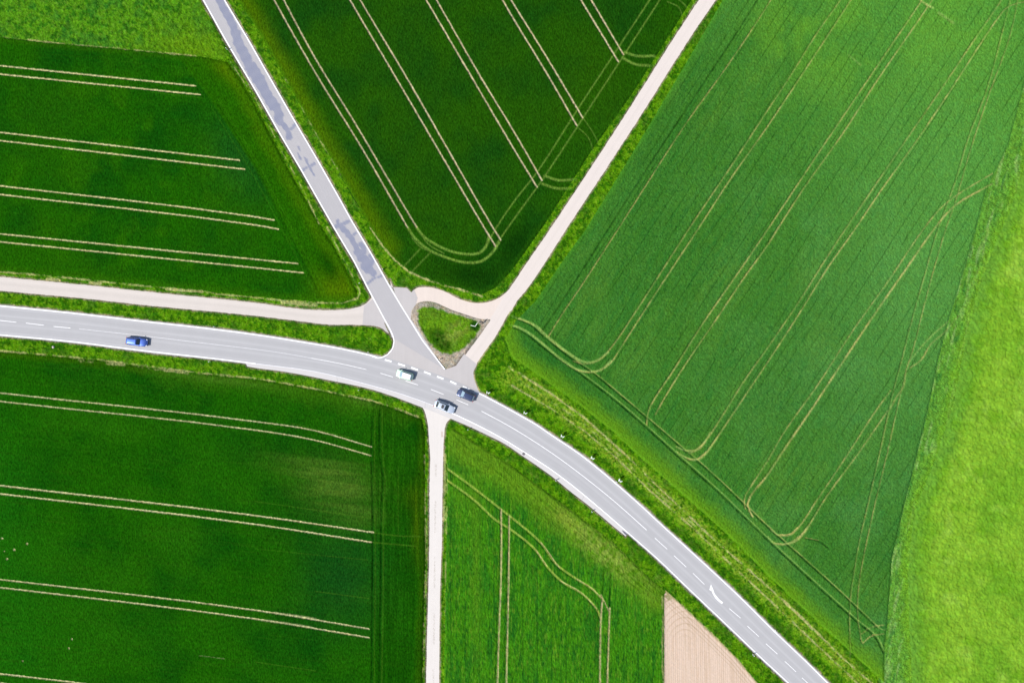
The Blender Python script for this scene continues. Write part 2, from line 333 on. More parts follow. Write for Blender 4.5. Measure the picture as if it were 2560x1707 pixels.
# north
a_n = math.atan2(569, 335)
NF = mixc(full(38, 90, 8), alb(18, 72, 14), sst(.3, .85, n90)*.8)
NF = mixc(NF, alb(44, 92, 8), sst(.52, .8, n220)*.6)
NF = mixc(NF, alb(40, 92, 16), sst(.5, .9, noise(60, 2.2, a_n, 12, 2))*.3)
dl = seg_dist([(595,0),(640,69),(712.6,196),(785,326.5),(857.7,446),(930,569),(965,622)], 60)
NF = mixc(NF, alb(84, 122, 6), (1-sst(-6, 56, dl+(n30-.5)*12))*.95)
NF = mixc(NF, alb(10, 52, 6), np.clip(blob(1180, 690, 90, 34, 10)+blob(1290, 610, 60, 40, -50), 0, 1)*.7)
NF = mixc(NF, alb(48, 104, 14), (1-sst(2, 14, -FS['n']))*.5)
# east
a_e = math.atan2(-569, 369)
EF = mixc(full(68, 130, 42), alb(88, 150, 74), sst(.4, .75, n90)*.45*sst(1400, 2300, XX))
EF = mixc(EF, alb(54, 116, 34), sst(.45, .8, n220)*.5)
EF = mixc(EF, alb(96, 148, 50), sst(.5, .85, noise(150, 60, a_e, 91, 3))*.4)
EF = mixc(EF, alb(22, 86, 34), sst(.60, .82, noise(3.8, 2.6, a_e, 71, 2))*.55)
EF = mixc(EF, alb(92, 158, 66), sst(.60, .82, noise(4.2, 2.6, a_e, 72, 2))*.35)
EF = mixc(EF, alb(44, 120, 44), sst(.55, .85, noise(50, 8, a_e, 13, 2))*.4)
EF = mixc(EF, alb(82, 146, 66), sst(.5, .9, noise(45, 2.0, a_e, 14, 2))*.35)
EF = mixc(EF, alb(104, 162, 34), np.clip(blob(2180, 110, 190, 120, -30)+blob(2440, 40, 190, 150)+blob(2000, 40, 160, 90, -50)*.8, 0, 1)*sst(.3, .62, n90)*.85)
EF = mixc(EF, alb(98, 160, 80), blob(2330, 650, 260, 520, 12)*.55)
EF = mixc(EF, alb(98, 168, 62), sst(1450, 2400, XX-.6*YY)*.6)
DLOWP = [(1262,848),(1280,893),(1352.6,943),(1461,1022.5),(1534,1084),(1606.6,1148),(1715.4,1247),(1824,1345),(1920,1445),(2029,1548),(2119.6,1628),(2209,1704)]
dlow = seg_dist(DLOWP, 150)
EF = mixc(EF, alb(34, 106, 34), blob(1390, 900, 170, 50, 35)*.5)
EF = mixc(EF, alb(104, 158, 26), (1-sst(6, 52, dlow+(n30-.5)*18))*.85)
dtop = seg_dist([(1806,0),(1710,165),(1600,350),(1466,569),(1400,660),(1338,752)], 60)
EF = mixc(EF, alb(74, 142, 38), (1-sst(2, 20, dtop+(n9-.5)*8))*.6)
# dark drill-row gaps of the east field
u_e = XX*0.839+YY*0.544; rows = np.abs(((u_e+(n220-.5)*6)/26.0) % 1-.5)*26
rowm = (1-sst(.2, 1.5, rows))*sst(.30, .62, noise(70, 6, a_e, 15, 2))*sst(92, 100, dlow)
EF = mixc(EF, alb(22, 74, 18), rowm*.62)
u_h = -XX*0.62+YY*0.785; dh = (1-sst(60, 100, dlow))
rh = np.abs((u_h/9.0) % 1-.5)*9
EF = mixc(EF, alb(60, 110, 10), (1-sst(.2, 1.4, rh))*dh*sst(.35, .7, noise(90, 5, math.atan2(.62, .785), 16, 2))*.5)
# right strip next to the meadow is verge coloured

# meadow
MF = mixc(full(136, 186, 50), alb(112, 170, 40), sst(.38, .75, n90)*.8)
MF = mixc(MF, alb(154, 198, 70), sst(.55, .8, noise(45, seed=31, octv=3))*.6)
MF = mixc(MF, alb(96, 158, 16), sst(.6, .85, n30)*.45)
MF = mixc(MF, alb(100, 162, 24), (1-sst(10, 60, -FS['m']+(n30-.5)*40))*.75)
MF = mixc(MF, alb(64, 134, 22), sst(.6, .8, n9)*(1-sst(8, 50, -FS['m']))*.6)
MF = mixc(MF, alb(112, 168, 56), sst(-52, -2, FS['m']+(n30-.5)*40+(n9-.5)*16)*.85)
# south west
a_s = math.atan2(75, 640)
SF = mixc(full(30, 96, 5), alb(12, 76, 8), sst(.3, .85, n90)*.8)
SF = mixc(SF, alb(42, 108, 10), sst(.4, .85, noise(170, 90, a_s, 82, 3))*.55)
SF = mixc(SF, alb(34, 102, 8), sst(400, -100, XX)*.0+sst(.5, .8, n220)*.5)
SF = mixc(SF, alb(30, 108, 12), np.clip(blob(0, 1600, 160, 200)+blob(0, 1250, 90, 250), 0, 1)*.55)
SF = mixc(SF, alb(44, 98, 14), sst(.5, .9, noise(80, 2.2, a_s, 17, 2))*.4)
SF = mixc(SF, alb(84, 122, 36), np.clip(blob(850, 1220, 95, 60, 5)+blob(905, 1290, 50, 22)*.8+blob(780, 1170, 110, 25, 10)*.7, 0, 1)*(.45+.55*sst(.2, .8, noise(90, 9, a_s, 18, 3)))*.9)
SF = mixc(SF, alb(20, 72, 28), blob(860, 1440, 110, 140)*.5)
SF = mixc(SF, alb(72, 106, 8), (blob(1045, 1310, 16, 90)+blob(1030, 1240, 26, 30)*.6)*.8)
SF = mixc(SF, alb(60, 102, 6), (1-sst(4, 26, -FS['sw']+(n30-.5)*14))*.6)
SF = mixc(SF, alb(90, 130, 44), (blob(910, 1000, 55, 12, 14)+blob(560, 950, 130, 9, 7)*.7)*.8)
SF = mixc(SF, alb(58, 112, 14), (1-sst(4, 50, seg_dist([(400,925),(508,940),(640,955),(785,985),(930,1012),(1003,1040)], 60)+(n30-.5)*30))*.6)
headsw = sst(926, 932, XX)
SF = mixc(SF, alb(14, 66, 4), headsw*sst(.3, .6, noise(3, 70, 0, 19, 2))*.5)
# south
TF = mixc(full(66, 138, 20), alb(40, 112, 26), sst(.45, .75, noise(14, 60, 0, 20, 2))*.7)
TF = mixc(TF, alb(70, 142, 24), sst(.5, .8, n90)*.5)
TF = mixc(TF, alb(20, 84, 26), sst(.5, .8, noise(2.4, 14, 0, 21, 2))*.65)
TF = mixc(TF, alb(112, 160, 40), sst(.6, .82, noise(2.6, 16, 0, 83, 2))*.5)
ddl = seg_dist([(1120,1080),(1166,1110),(1280,1180),(1352.6,1235),(1425,1290),(1534,1375),(1624.7,1456),(1650,1480)], 90)
yb = (1-sst(20, 74, ddl+(n30-.5)*24))
TF = mixc(TF, alb(104, 150, 30), yb*.8); TF = mixc(TF, alb(150, 176, 72), blob(1510, 1375, 120, 30, 40)*sst(.3, .6, n9)*.8)
TF = mixc(TF, alb(150, 170, 60), (blob(1420, 1300, 50, 16, 38))*.6)
TF = mixc(TF, alb(58, 112, 12), yb*sst(.5, .8, noise(70, 2.2, math.atan2(.66, .75), 22, 2))*.6)
rv = np.abs((XX/36.0+.2) % 1-.5)*36
TF = mixc(TF, alb(20, 78, 22), (1-sst(.3, 1.7, rv))*(1-yb)*sst(.3, .6, noise(8, 90, 0, 23, 2))*.7)
TF = mixc(TF, alb(88, 142, 28), (blob(1190, 1400, 12, 260)+blob(1165, 1230, 50, 60))*.5)
# bare
BF = mixc(full(242, 216, 194), alb(228, 200, 174), sst(.4, .7, noise(2.6, 90, -.02, 24, 2))*.75)
BF = mixc(BF, alb(236, 212, 188), sst(.5, .8, n9)*.5)
arc = np.sqrt((XX-1712)**2+((YY-1640)*.6)**2)
BF = mixc(BF, alb(188, 160, 126), (1-sst(.2, 1.2, np.abs((arc/9) % 1-.5)*9))*(1-sst(1560, 1610, YY))*.5)
dr = seg_dist([(1664.6,1475.5),(1715.4,1522.6),(1788,1591.6),(1842.4,1646),(1893,1707)], 60)
BF = mixc(BF, alb(190, 164, 130), (1-sst(.3, 1.2, np.abs((dr/7) % 1-.5)*7))*(1-sst(20, 34, dr))*.6)
BF = mixc(BF, alb(150, 150, 92), (1-sst(4, 26, np.hypot(XX-1668, YY-1490)))*sst(.35, .6, n4)*.8)
BF = mixc(BF, alb(120, 120, 60), (1-sst(1, 4, -FS['bare']+(n9-.5)*4))*.5)

# ------------------------------------------------------------------ tractor tracks: (points, half width, kind, strength)
tan = 't'; drk = 'd'; pal = 'g'
tr = []
def T(kind, w, am, *pts): tr.append((smooth(pts, 4) if len(pts) > 2 else np.array(pts, float), w, kind, am))
for p in ([(-2800,-122),(0,166),(490.6,216.6)], [(-2800,-101),(0,187),(502.5,238.4)], [(-2800,5),(0,332),(599.4,402)], [(-2800,25),(0,352.7),(613,424.5)],
          [(-2800,140),(0,465.5),(640,543),(685,551)], [(-2800,161),(0,487),(640,563.5),(697,573.6)], [(-2800,302),(0,585),(640,649),(745.5,659.6)], [(-2800,322),(0,605),(640,670),(758.6,682.4)]):
    T(tan, 1.75, .98, *p)
T(pal, 1.2, .5, (380,233),(508,247)); T(pal, 1.0, .25, (300,155),(467,173))
T(pal, 1.3, .35, (544,247),(640,399),(729,569),(807,721),(818,750)); T(pal, 1.5, .35, (530,268),(640,450),(707,576),(785,729),(795,752))
T(drk, 2.0, .35, (547,262),(640,415),(718,569),(796,725))
for p in ([(-700,-2600),(685,0),(792,188.7),(908.5,377),(1019,569)], [(-680,-2600),(709,0),(785,141.5),(894,319),(1003,504),(1042,569)]):
    T(tan, 2.1, .78, *p)
for p in ([(-560,-2500),(874,0),(1003,217.7),(1111.7,402.8),(1209.7,569),(1238.7,616)], [(-535,-2500),(899.4,0),(1021,203),(1148,424.5),(1231.5,569),(1251.4,600)],
          [(-400,-2500),(1064.5,0),(1184,203),(1280,366.5),(1341.7,468)], [(-375,-2500),(1090,0),(1202.4,196),(1280,323),(1354.4,451.7)],
          [(-250,-2500),(1255,0),(1280,43.5),(1370.7,192.3),(1441.5,315.7)], [(-230,-2500),(1276,0),(1370.7,152.4),(1456,295.7)],
          [(-50,-2500),(1450.5,0),(1545,156)], [(-25,-2500),(1476,0),(1557.6,138)]):
    T(tan, 2.05, .92, *p)
T(pal, 3.2, 1.0, (1019,569),(1036,594),(1057,614),(1075,627),(1112,643),(1159,656),(1202,654),(1235,627),(1250,600))
T(pal, 3.2, 1.0, (1042,569),(1055,587),(1075,603.5),(1122.6,627),(1166,636),(1199,632.5),(1217,612.5),(1222,590))
T(pal, 1.8, .6, (1030,594),(1050,617),(1070,627)); T(pal, 1.8, .6, (1055,590),(1072,612),(1110,634))
T(pal, 1.9, .75, (3200,-2500),(1624.7,0),(1548.5,116),(1443,275.8),(1345,428),(1280,511.6),(1228,592),(1215,620))
T(pal, 1.9, .75, (3225,-2500),(1650,0),(1555.8,145),(1454,301),(1356,450),(1280,555),(1235,620))
T(pal, 3.2, .9, (1562,133),(1590,142),(1636,142)); T(pal, 3.2, .9, (1559,149),(1588,163),(1632,166))
T(pal, 3.2, .9, (1361,441),(1396,452),(1440,449)); T(pal, 3.2, .9, (1356,461),(1389,471.7),(1428,472))
T(pal, 1.6, .45, (1443,319),(1470,345),(1483,377)); T(pal, 1.6, .45, (1458,297.5),(1480,330),(1498,363))
T(pal, 1.8, .5, (1668,7),(1695,20),(1706,42)); T(pal, 1.8, .5, (1691,-3),(1719,22))
T(pal, 2.0, .5, (1050,623.4),(1010,667),(981,699.6)); T(pal, 2.0, .5, (1075,633),(1032,678),(1003,708.7))
for p in ([(-2800,660),(0,981.6),(640,1053),(785,1075),(928.5,1116)], [(-2800,680),(0,1002.6),(640,1074.5),(785,1098.8),(928,1138)]):
    T(tan, 1.6, .78, *p)
for p in ([(-2800,890),(0,1212.4),(640,1287.5),(934,1329.6)], [(-2800,910),(0,1233),(640,1309.3),(928.5,1354)]):
    T(tan, 1.8, 1.0, *p)
for p in ([(-2800,1125),(0,1446.4),(640,1523.3),(923,1569.8)], [(-2800,1145),(0,1466.4),(640,1545),(923,1591.6)], [(-2800,1360),(0,1681.5),(217.7,1707),(900,1800)], [(-2800,1383),(0,1704),(900,1822)]):
    T(tan, 1.7, .85, *p)
T(tan, 3.0, .35, (690,1530),(740,1537),(790,1545)); T(tan, 3.0, .3, (655,1548),(720,1556),(780,1566))
T(tan, 1.0, .25, (497,1635.8),(562,1644)); T(pal, 1.2, .35, (640,1652),(790,1674))
T(pal, 1.2, .35, (730,1058),(880,1094)); T(pal, 1.2, .3, (640,1252),(925,1293)); T(pal, 1.2, .35, (790,1476),(925,1494)); T(pal,1.0,.25,(640,1370),(920,1398))
T(pal, 1.8, .45, (934,1330),(1000,1338),(1050,1339)); T(pal, 1.8, .45, (928,1354),(1000,1360),(1040,1364))
T(drk, 2.2, .8, (932,1040),(930,1138),(933,1319),(930,1707),(915,4300)); T(pal, 1.3, .3, (938,1040),(937,1138),(939,1319),(936,1707))
T(drk, 2.0, .75, (950,1025),(951,1138),(957,1185),(954,1283),(954,1428),(950,1707),(935,4300)); T(pal, 1.4, .35, (956,1025),(957,1138),(963,1190),(959,1283),(959,1428),(955,1707))
T(pal, 1.0, .25, (996,1165),(996,1340))
for p in ([(1119,1170.7),(1184,1218),(1253,1272),(1280,1293),(1352.6,1355.7),(1389,1406.5),(1443,1446.4),(1480,1470),(1503,1493)], [(1119,1199.7),(1184,1247),(1238.7,1297.7),(1280,1324),(1338,1372),(1367,1413.8),(1407,1453.7),(1454,1481),(1490.5,1519),(1502,1545)]):
    T(pal, 2.7, .85, *p); T(drk, 1.2, .5, *[(a-2, b_+3) for a, b_ in p])
for p in ([(1352,1355),(1370,1378),(1389,1406),(1400,1420)], [(1338,1372),(1352,1392),(1367,1413)], [(1440,1445),(1480,1470),(1503,1493)], [(1400,1450),(1454,1481),(1490.5,1519)], [(1502,1485),(1512,1505),(1521,1525)]):
    T(tan, 1.5, .6, *p)
for p in ([(1253,1272),(1253,1428),(1247.8,1573.4),(1244,1707),(1220,4300)], [(1273,1290),(1271.4,1464.6),(1266,1707),(1242,4300)]):
    T(tan, 2.2, .72, *p)
T(drk, 1.7, .6, (1250,1229),(1252,1300),(1249,1428),(1243,1573),(1239,1707)); T(drk, 1.7, .6, (1274,1262),(1274,1300),(1267,1464),(1262,1707))
T(drk, 2.2, .85, (1510.4,1421),(1505.7,1500)); T(tan, 2.2, .75, (1505.7,1495),(1502,1541),(1499.5,1707),(1475,4300))
T(drk, 2.2, .85, (1528.6,1435.5),(1523.8,1522.6)); T(tan, 2.2, .75, (1523.8,1518),(1521,1600),(1517.7,1707),(1493,4300))
T(drk, 1.6, .5, (1565,1475),(1566,1510)); T(drk, 1.6, .5, (1496,1500),(1495,1707))
# east field pairs
A1 = [(3300,-2500),(1895,0),(1730,254),(1642.8,384.6),(1524.7,569),(1425,725),(1356,828.4)]
A2 = [(3330,-2500),(1927,0),(1817,167),(1715.4,308.4),(1547.5,569),(1461,703),(1399.7,794),(1370.7,841)]
B1 = [(3600,-2500),(2101,0),(2047,76),(1974.4,192.3),(1920,274),(1824,421),(1724,569),(1661,667),(1588.4,779.5),(1526.7,870),(1497.7,900),(1461,910),(1432,902)]
B2 = [(3625,-2500),(2126.8,0),(2039.7,134),(1920,314),(1824,450),(1747,569),(1668,688.7),(1606.6,783),(1548.5,873.8),(1526.7,906.4),(1497.7,926),(1461,930),(1440,924)]
C1 = [(3800,-2500),(2301,5.4),(2228.4,112.5),(2152,225),(2076,337.4),(2003.5,446),(1921,570),(1842.4,685),(1751.7,815.7),(1679,931.8),(1635.6,997),(1621,1026),(1616,1060)]
C2 = [(3830,-2500),(2330,0),(2301,43.5),(2195.8,196),(2101.4,341),(2010.7,468),(1945.4,569),(1920,610),(1860.5,692.4),(1788,801),(1715.4,906.4),(1661,993.5),(1638,1035)]
D1 = [(2525,-40),(2500.5,3.6),(2439,94),(2341,239.5),(2243,381),(2174,482.6),(2115,569),(2058,656),(2003.5,743),(1920,866),(1860.5,950),(1806,1037),(1759,1106),(1737,1124),(1711.8,1124)]
D2 = [(2600,5),(2560,7),(2515,21.8),(2493,47),(2439,127),(2373.6,228.6),(2282.8,363),(2199.4,479),(2139,569),(2065,674),(1992.6,790.3),(1920,902),(1860.5,990),(1795,1088),(1766,1128),(1750,1143),(1733,1149),(1712,1142)]
E1 = [(2478.8,435),(2388,490),(2352,519),(2310,569),(2221,699.6),(2123,837.5),(2043.4,961),(1956,1084),(1920,1147),(1878.7,1210.6),(1860.5,1243),(1862,1270)]
E2 = [(2478.8,461),(2384.5,515),(2335,571),(2264.7,670.6),(2174,801),(2101.4,910),(2025,1026),(1949,1138),(1920,1183),(1867.8,1257.7),(1880,1290)]
F1 = [(2224.8,975.4),(2184.9,1030),(2119.6,1131.4),(2039.7,1250.5),(1992.6,1319.4),(1974.4,1335),(1941.8,1336)]
F2_ = [(2217.5,1026),(2141.3,1136),(2065,1239.6),(2018,1315.8),(1992.6,1348.5),(1963.5,1359),(1934.5,1357.5)]
G1 = [(2900,-2500),(2522,0),(2500.5,90.7),(2464,225),(2417,348),(2388,446),(2362,519),(2341,576),(2304.6,703),(2275.6,805),(2250,906.4),(2232,971.8),(2213.9,1051.6),(2195,1138),(2170.4,1247),(2145,1355.7),(2134,1421),(2123,1501),(2123,1646)]
G2 = [(2930,-2500),(2540.5,11),(2522,94),(2475,225),(2442.5,319.3),(2417,399),(2388,500.7),(2364,569),(2341,645),(2311.9,750.4),(2282.8,866.5),(2264.7,924.6),(2246.6,997),(2215,1138),(2188.5,1247),(2163,1363),(2145,1464.6),(2143,1537),(2152,1602)]
H1 = [(1287,796),(1327,812),(1360,841),(1425,892),(1483,932),(1570,1004),(1643,1066),(1715.4,1128),(1741,1149),(1824,1225),(1920,1317),(2029,1413.8),(2119.6,1497),(2192,1566)]
H2 = [(1280,815.7),(1316,834),(1367,874),(1443,928),(1534,997),(1606.6,1059),(1694,1138),(1788,1221.5),(1920,1349),(2029,1450),(2137.7,1548),(2188.5,1591.6),(2206.6,1628)]
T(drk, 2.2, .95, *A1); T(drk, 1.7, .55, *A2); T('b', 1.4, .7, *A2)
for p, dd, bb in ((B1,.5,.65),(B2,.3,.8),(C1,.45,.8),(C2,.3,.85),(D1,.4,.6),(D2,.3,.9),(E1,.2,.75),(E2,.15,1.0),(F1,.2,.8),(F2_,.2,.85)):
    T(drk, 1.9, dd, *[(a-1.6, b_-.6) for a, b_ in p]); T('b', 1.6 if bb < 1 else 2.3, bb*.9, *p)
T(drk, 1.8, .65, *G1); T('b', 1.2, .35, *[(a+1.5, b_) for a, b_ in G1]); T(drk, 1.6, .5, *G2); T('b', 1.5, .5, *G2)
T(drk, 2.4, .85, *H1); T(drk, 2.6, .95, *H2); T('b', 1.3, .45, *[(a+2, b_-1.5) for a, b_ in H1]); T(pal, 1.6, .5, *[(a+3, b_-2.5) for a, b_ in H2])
T(pal, 3.0, .9, (1280,790),(1300,797),(1340,815),(1365,838),(1425,885),(1461,905),(1490,902),(1520,880)); T(pal, 3.0, .85, (1275,812),(1300,820),(1330,838),(1367,868),(1425,915),(1461,928),(1500,925),(1527,902))
T(drk, 1.4, .5, (1386,822),(1384,845),(1396,868),(1420,890)); T(drk, 1.4, .5, (1366,825),(1364,845),(1372,870))
T(drk, 1.7, .6, (1547,868),(1520,902),(1502,940)); T(drk, 1.7, .5, (1500,908),(1488,925))
T(drk, 1.5, .5, (1635,1035),(1640,1060),(1655,1085)); T(drk, 1.5, .5, (1618,1040),(1622,1075))
for am, p in ((.8, [(1722,1132),(1745,1122),(1762,1104)]), (.8, [(1718,1147),(1742,1146),(1764,1130)]), (.9, [(1941,1336),(1975,1334),(1992,1318)]), (.9, [(1934,1357),(1964,1358),(2006,1332),(2022,1310)])):
    T('b', 2.2, am, *p)
T(pal, 2.4, .9, (1690,1116),(1711.8,1125),(1737,1125),(1757,1108),(1775,1080)); T(pal, 2.4, .9, (1690,1128),(1712,1142),(1735,1149),(1755,1142),(1775,1118),(1790,1095))
T(pal, 2.4, .9, (1925,1322),(1941.8,1335),(1974,1335),(1992,1319)); T(pal, 2.4, .9, (1918,1340),(1934.5,1356),(1963.5,1359),(1992,1348),(2012,1322))
T(drk, 2.0, .8, (2012.5,1344),(2045,1350),(2069,1367)); T('b', 1.0, .6, (2012.5,1343),(2045,1349)); T(drk, 1.5, .5, (1808,1122),(1825,1138),(1842,1140))
T(drk, 1.5, .6, (2137.7,1381),(2083,1457)); T(drk, 1.5, .6, (2134,1421),(2097,1468))
T('b', 1.8, .7, (2395,790),(2366,825),(2325,860),(2300,900),(2272,920)); T(pal, 1.8, .7, (2370,803),(2337,830),(2305,862),(2272,903)); T('b', 2, .8, (2272,900),(2263,925),(2257,965),(2240,990),(2224,1020))
T('b', 1.6, .6, (2152,1582),(2175,1566),(2207,1560)); T('b', 1.6, .6, (2155,1605),(2175,1588),(2207,1582)); T(drk, 1.5, .5, (2119,1545),(2126,1600),(2134,1640)); T(pal, 1.6, .5, (2192,1566),(2210,1573))
T(pal, 3, .8, (2290,-4),(2305,8),(2330,22)); T(pal, 4, .5, (2345,35),(2381,60)); T('b', 3, .8, (2315,14),(2322,20)); T(pal, 3, .3, (2120,140),(2150,165))
T(drk, 1.4, .45, (1700,-2600),(1700,-2500))
# bare spots, south-west field
SPOTS = [(8,1343,3.6),(38,1373,4),(70,1358,2.8),(20,1394,3.2),(14,1376,2.4),(0,1350,2.6),(60,1650,3),(175,1618,2.5),(182,1595,2.5)]
masks = {k: np.zeros((NY, NX), np.float32) for k in 'tdgb'}
jit = (n4-.5)*1.5
nb1 = noise(26, seed=51, octv=2); nb2 = noise(14, seed=52, octv=2)
for p, w, k, am in tr:
    d = seg_dist(p, w*3+5)
    m_ = (1-sst(w*.35, w*1.45, d+jit))*am
    if k == 'b': m_ = m_*(.42+.58*sst(.38, .64, nb1))
    if k == 't': m_ = m_*(.8+.2*sst(.3, .6, nb2))
    if k == 'g': m_ = m_*(.55+.45*sst(.3, .6, n4))
    if k == 'd': m_ = m_*(.6+.4*sst(.35, .6, nb2))
    masks[k] = np.maximum(masks[k], m_)
MT, MD, MG, MB = masks['t'], masks['d'], masks['g'], masks['b']
for x, y, r in SPOTS:
    d = np.hypot(XX-x, YY-y)+(n4-.5)*5; MT = np.maximum(MT, (1-sst(r*.3, r, d))*.65)
tan_c = {'w': (226,218,160), 'sw': (226,220,164), 'n': (216,202,160), 's': (204,192,138), 'e': (205,190,120)}
pal_c = {'w': (66,132,22), 'sw': (92,140,36), 'n': (128,166,66), 's': (172,194,84), 'e': (160,194,100), 'nw': (90,150,40)}
def tracks(C, k):
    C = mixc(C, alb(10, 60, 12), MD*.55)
    C = mixc(C, alb(*pal_c.get(k, (120,160,60))), MG*.95)
    C = mixc(C, alb(206, 200, 120), MB*.85)
    C = mixc(C, alb(120, 96, 60), sst(.5, .75, nb1*MB)*.15)
    C = mixc(C, alb(*tan_c.get(k, (200,185,150))), sst(0, .9, MT)*.95)
    return C
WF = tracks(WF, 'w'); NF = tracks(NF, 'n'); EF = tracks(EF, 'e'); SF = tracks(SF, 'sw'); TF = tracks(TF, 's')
# verge details
st2 = STR
def strawc(C): return mixc(C, alb(208, 204, 134), st2*.8)
# verge strip between road and east field: yellowish band; strip beside meadow: pale
band = (1-sst(14, 30, seg_dist([(1275,945),(1325,965),(1415,1030),(1550,1145),(1640,1222),(1755,1330),(1872,1435),(1970,1530),(2065,1620),(2160,1707)], 60)+(n30-.5)*12))
V = mixc(V, alb(136, 176, 46), band*sst(.3, .6, n4)*.75)
V = mixc(V, alb(190, 192, 70), band*sst(.73, .84, noise(3.5, seed=61))*.35)
nearr = (1-sst(4, 34, PAVED))
V = mixc(V, alb(44, 104, 12), sst(.45, .75, n30)*.4*nearr)
strip = (1-sst(0, 8, np.maximum(2200-XX, 0)))*(XX+.18*YY > 2440)
V = mixc(V, alb(108, 172, 62), strip*.8); V = mixc(V, alb(150, 192, 104), strip*sst(.5, .75, noise(9, 50, .25, 62, 2))*.7)
V = mixc(V, alb(60, 128, 50), strip*sst(.6, .8, noise(6, 25, .25, 63, 2))*.7)
V = mixc(V, alb(122, 180, 40), strip*(1-sst(2, 30, FS['m']+(n30-.5)*30))*.7)
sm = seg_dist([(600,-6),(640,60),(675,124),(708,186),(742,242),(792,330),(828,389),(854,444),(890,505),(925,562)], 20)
V = mixc(V, alb(20, 66, 14), (1-sst(1, 3.2, sm+(n9-.5)*3))*sst(.3, .6, nst)*.8)  # shadow line of the sunken seam beside the north field, painted into the tint
V = mixc(V, alb(112, 160, 60), MG*.6); V = mixc(V, alb(170, 180, 110), MB*.6)
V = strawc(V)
for nm in 'w':
    WF = strawc(WF)
NF = strawc(NF); SF = strawc(SF); EF = strawc(EF); TF = strawc(TF); NW = strawc(NW); BF = mixc(BF, alb(170, 160, 110), st2*.6)

# ------------------------------------------------------------------ heights
rag = (n9-.5)*3.2+(n2-.5)*1.4
Hh = np.clip((PAVED-.4+rag*sst(-3, 3, PAVED)*.8)*.045, -.12, .07)
veg = sst(1.5, 5, PAVED+rag)
tuft = (n4-.5)*.22+(n2-.5)*.10+(n9-.5)*.18
gmask = np.clip(1-ig, 0, 1)*(1-sh*.7)
Hv = tuft*gmask*veg+.04*veg
ditch = -.30*np.exp(-((PAVED-22)/9.0)**2)*np.clip((1-sst(30, 55, seg_dist([(1210,990),(1365,1070),(1555,1200),(1670,1310),(1905,1540),(2070,1700)], 58))), 0, 1)
H = Hh+Hv+ditch*.6
CH = {'nw': (.12, .30), 'w': (.34, .10), 'n': (.34, .10), 'e': (.36, .14), 'm': (.14, .26), 'sw': (.34, .10), 's': (.36, .14), 'bare': (.0, .03)}
depth = np.clip(MT*.9+MD*1.0+MB*.6+MG*.35, 0, 1)
for k, (hh, rough_) in CH.items():
    f = (1-sst(-6, 1.5, FS[k]+(n9-.5)*3))*veg
    rel = (n4-.5)*1.1+(n2-.5)*.9
    tex = rough_*rel
    if k in ('m', 'nw'): tex = rough_*((n9-.5)*1.0+(n4-.5)*.9+(n2-.5)*.4)
    hk = (hh+tex)*(1-depth*.75)
    if k == 'e': hk = hk-.10*rowm
    if k == 'bare': hk = hk+.03*np.sin(XX*1.2)
    H = H*(1-f)+(.0+hk)*f+0*f
outer = sst(0, 200, np.maximum(np.maximum(-30-XX, XX-2590), np.maximum(-30-YY, YY-1737)))
H = H.astype(np.float32)

# class per cell
cls = np.zeros((NY, NX), np.int8); names = ['verge']+list(F.keys())
for i, k in enumerate(F.keys()): cls[FS[k]+(n9-.5)*1.5 < 0] = i+1
tints = {'verge': V, 'nw': NW, 'w': WF, 'n': NF, 'e': EF, 'm': MF, 'sw': SF, 's': TF, 'bare': BF}
ccls = cls[:-1, :-1].copy()
inner_paved = (PAVED[:-1, :-1] < -6) & (PAVED[1:, 1:] < -6)
WX = ((XX-CX)*S).astype(np.float32); WY = ((CY-YY)*S).astype(np.float32)
def grid_object(name, sel, tint, mat):
    jj, ii = np.nonzero(sel)
    if len(jj) == 0: return None
    v00 = jj*NX+ii; quads = np.stack([v00, v00+NX, v00+NX+1, v00+1], 1)
    uq, inv = np.unique(quads.ravel(), return_inverse=True)
    co = np.stack([WX.ravel()[uq], WY.ravel()[uq], H.ravel()[uq]], 1).astype(np.float32)
    me = bpy.data.meshes.new(name); n = len(quads)
    me.vertices.add(len(uq)); me.vertices.foreach_set('co', co.ravel())
    me.loops.add(n*4); me.loops.foreach_set('vertex_index', inv.astype(np.int32).ravel())
    me.polygons.add(n); me.polygons.foreach_set('loop_start', np.arange(0, n*4, 4, dtype=np.int32))
    me.polygons.foreach_set('loop_total', np.full(n, 4, np.int32))
    me.update(calc_edges=True)
    at = me.attributes.new('tint', 'FLOAT_COLOR', 'POINT')
    c4 = np.ones((len(uq), 4), np.float32); c4[:, :3] = tint.reshape(-1, 3)[uq]
    at.data.foreach_set('color', c4.ravel())
    me.polygons.foreach_set('use_smooth', np.ones(n, bool))
    me.materials.append(mat)
    o = bpy.data.objects.new(name, me); scn.collection.objects.link(o); return o
mats = {
 'verge': plant_mat('verge_grass', ((3.2, .5), (1.1, .35)), .9, .25),
 'nw': plant_mat('rough_meadow', ((3.0, .45), (1.0, .35)), .9, .22),
 'w': plant_mat('west_crop', ((3.4, .60), (.8, .12)), .6, .16, (-.11, .45)),
 'n': plant_mat('north_crop', ((3.4, .60), (.8, .12)), .6, .16, (-1.04, .45)),
 'e': plant_mat('east_crop', ((5.0, .48), (.9, .08)), .5, .18, (-.996+0, .4)),
 'm': plant_mat('bright_meadow', ((1.4, .22), (.4, .2)), .4, .18),
 'sw': plant_mat('southwest_crop', ((3.4, .60), (.8, .12)), .6, .16, (-.12, .45)),
 's': plant_mat('south_crop', ((3.2, .5), (.8, .14)), .6, .18, (1.57, .35)),
 'bare': plant_mat('bare_soil', ((5.0, .10), (1.5, .05)), .15, .03)}
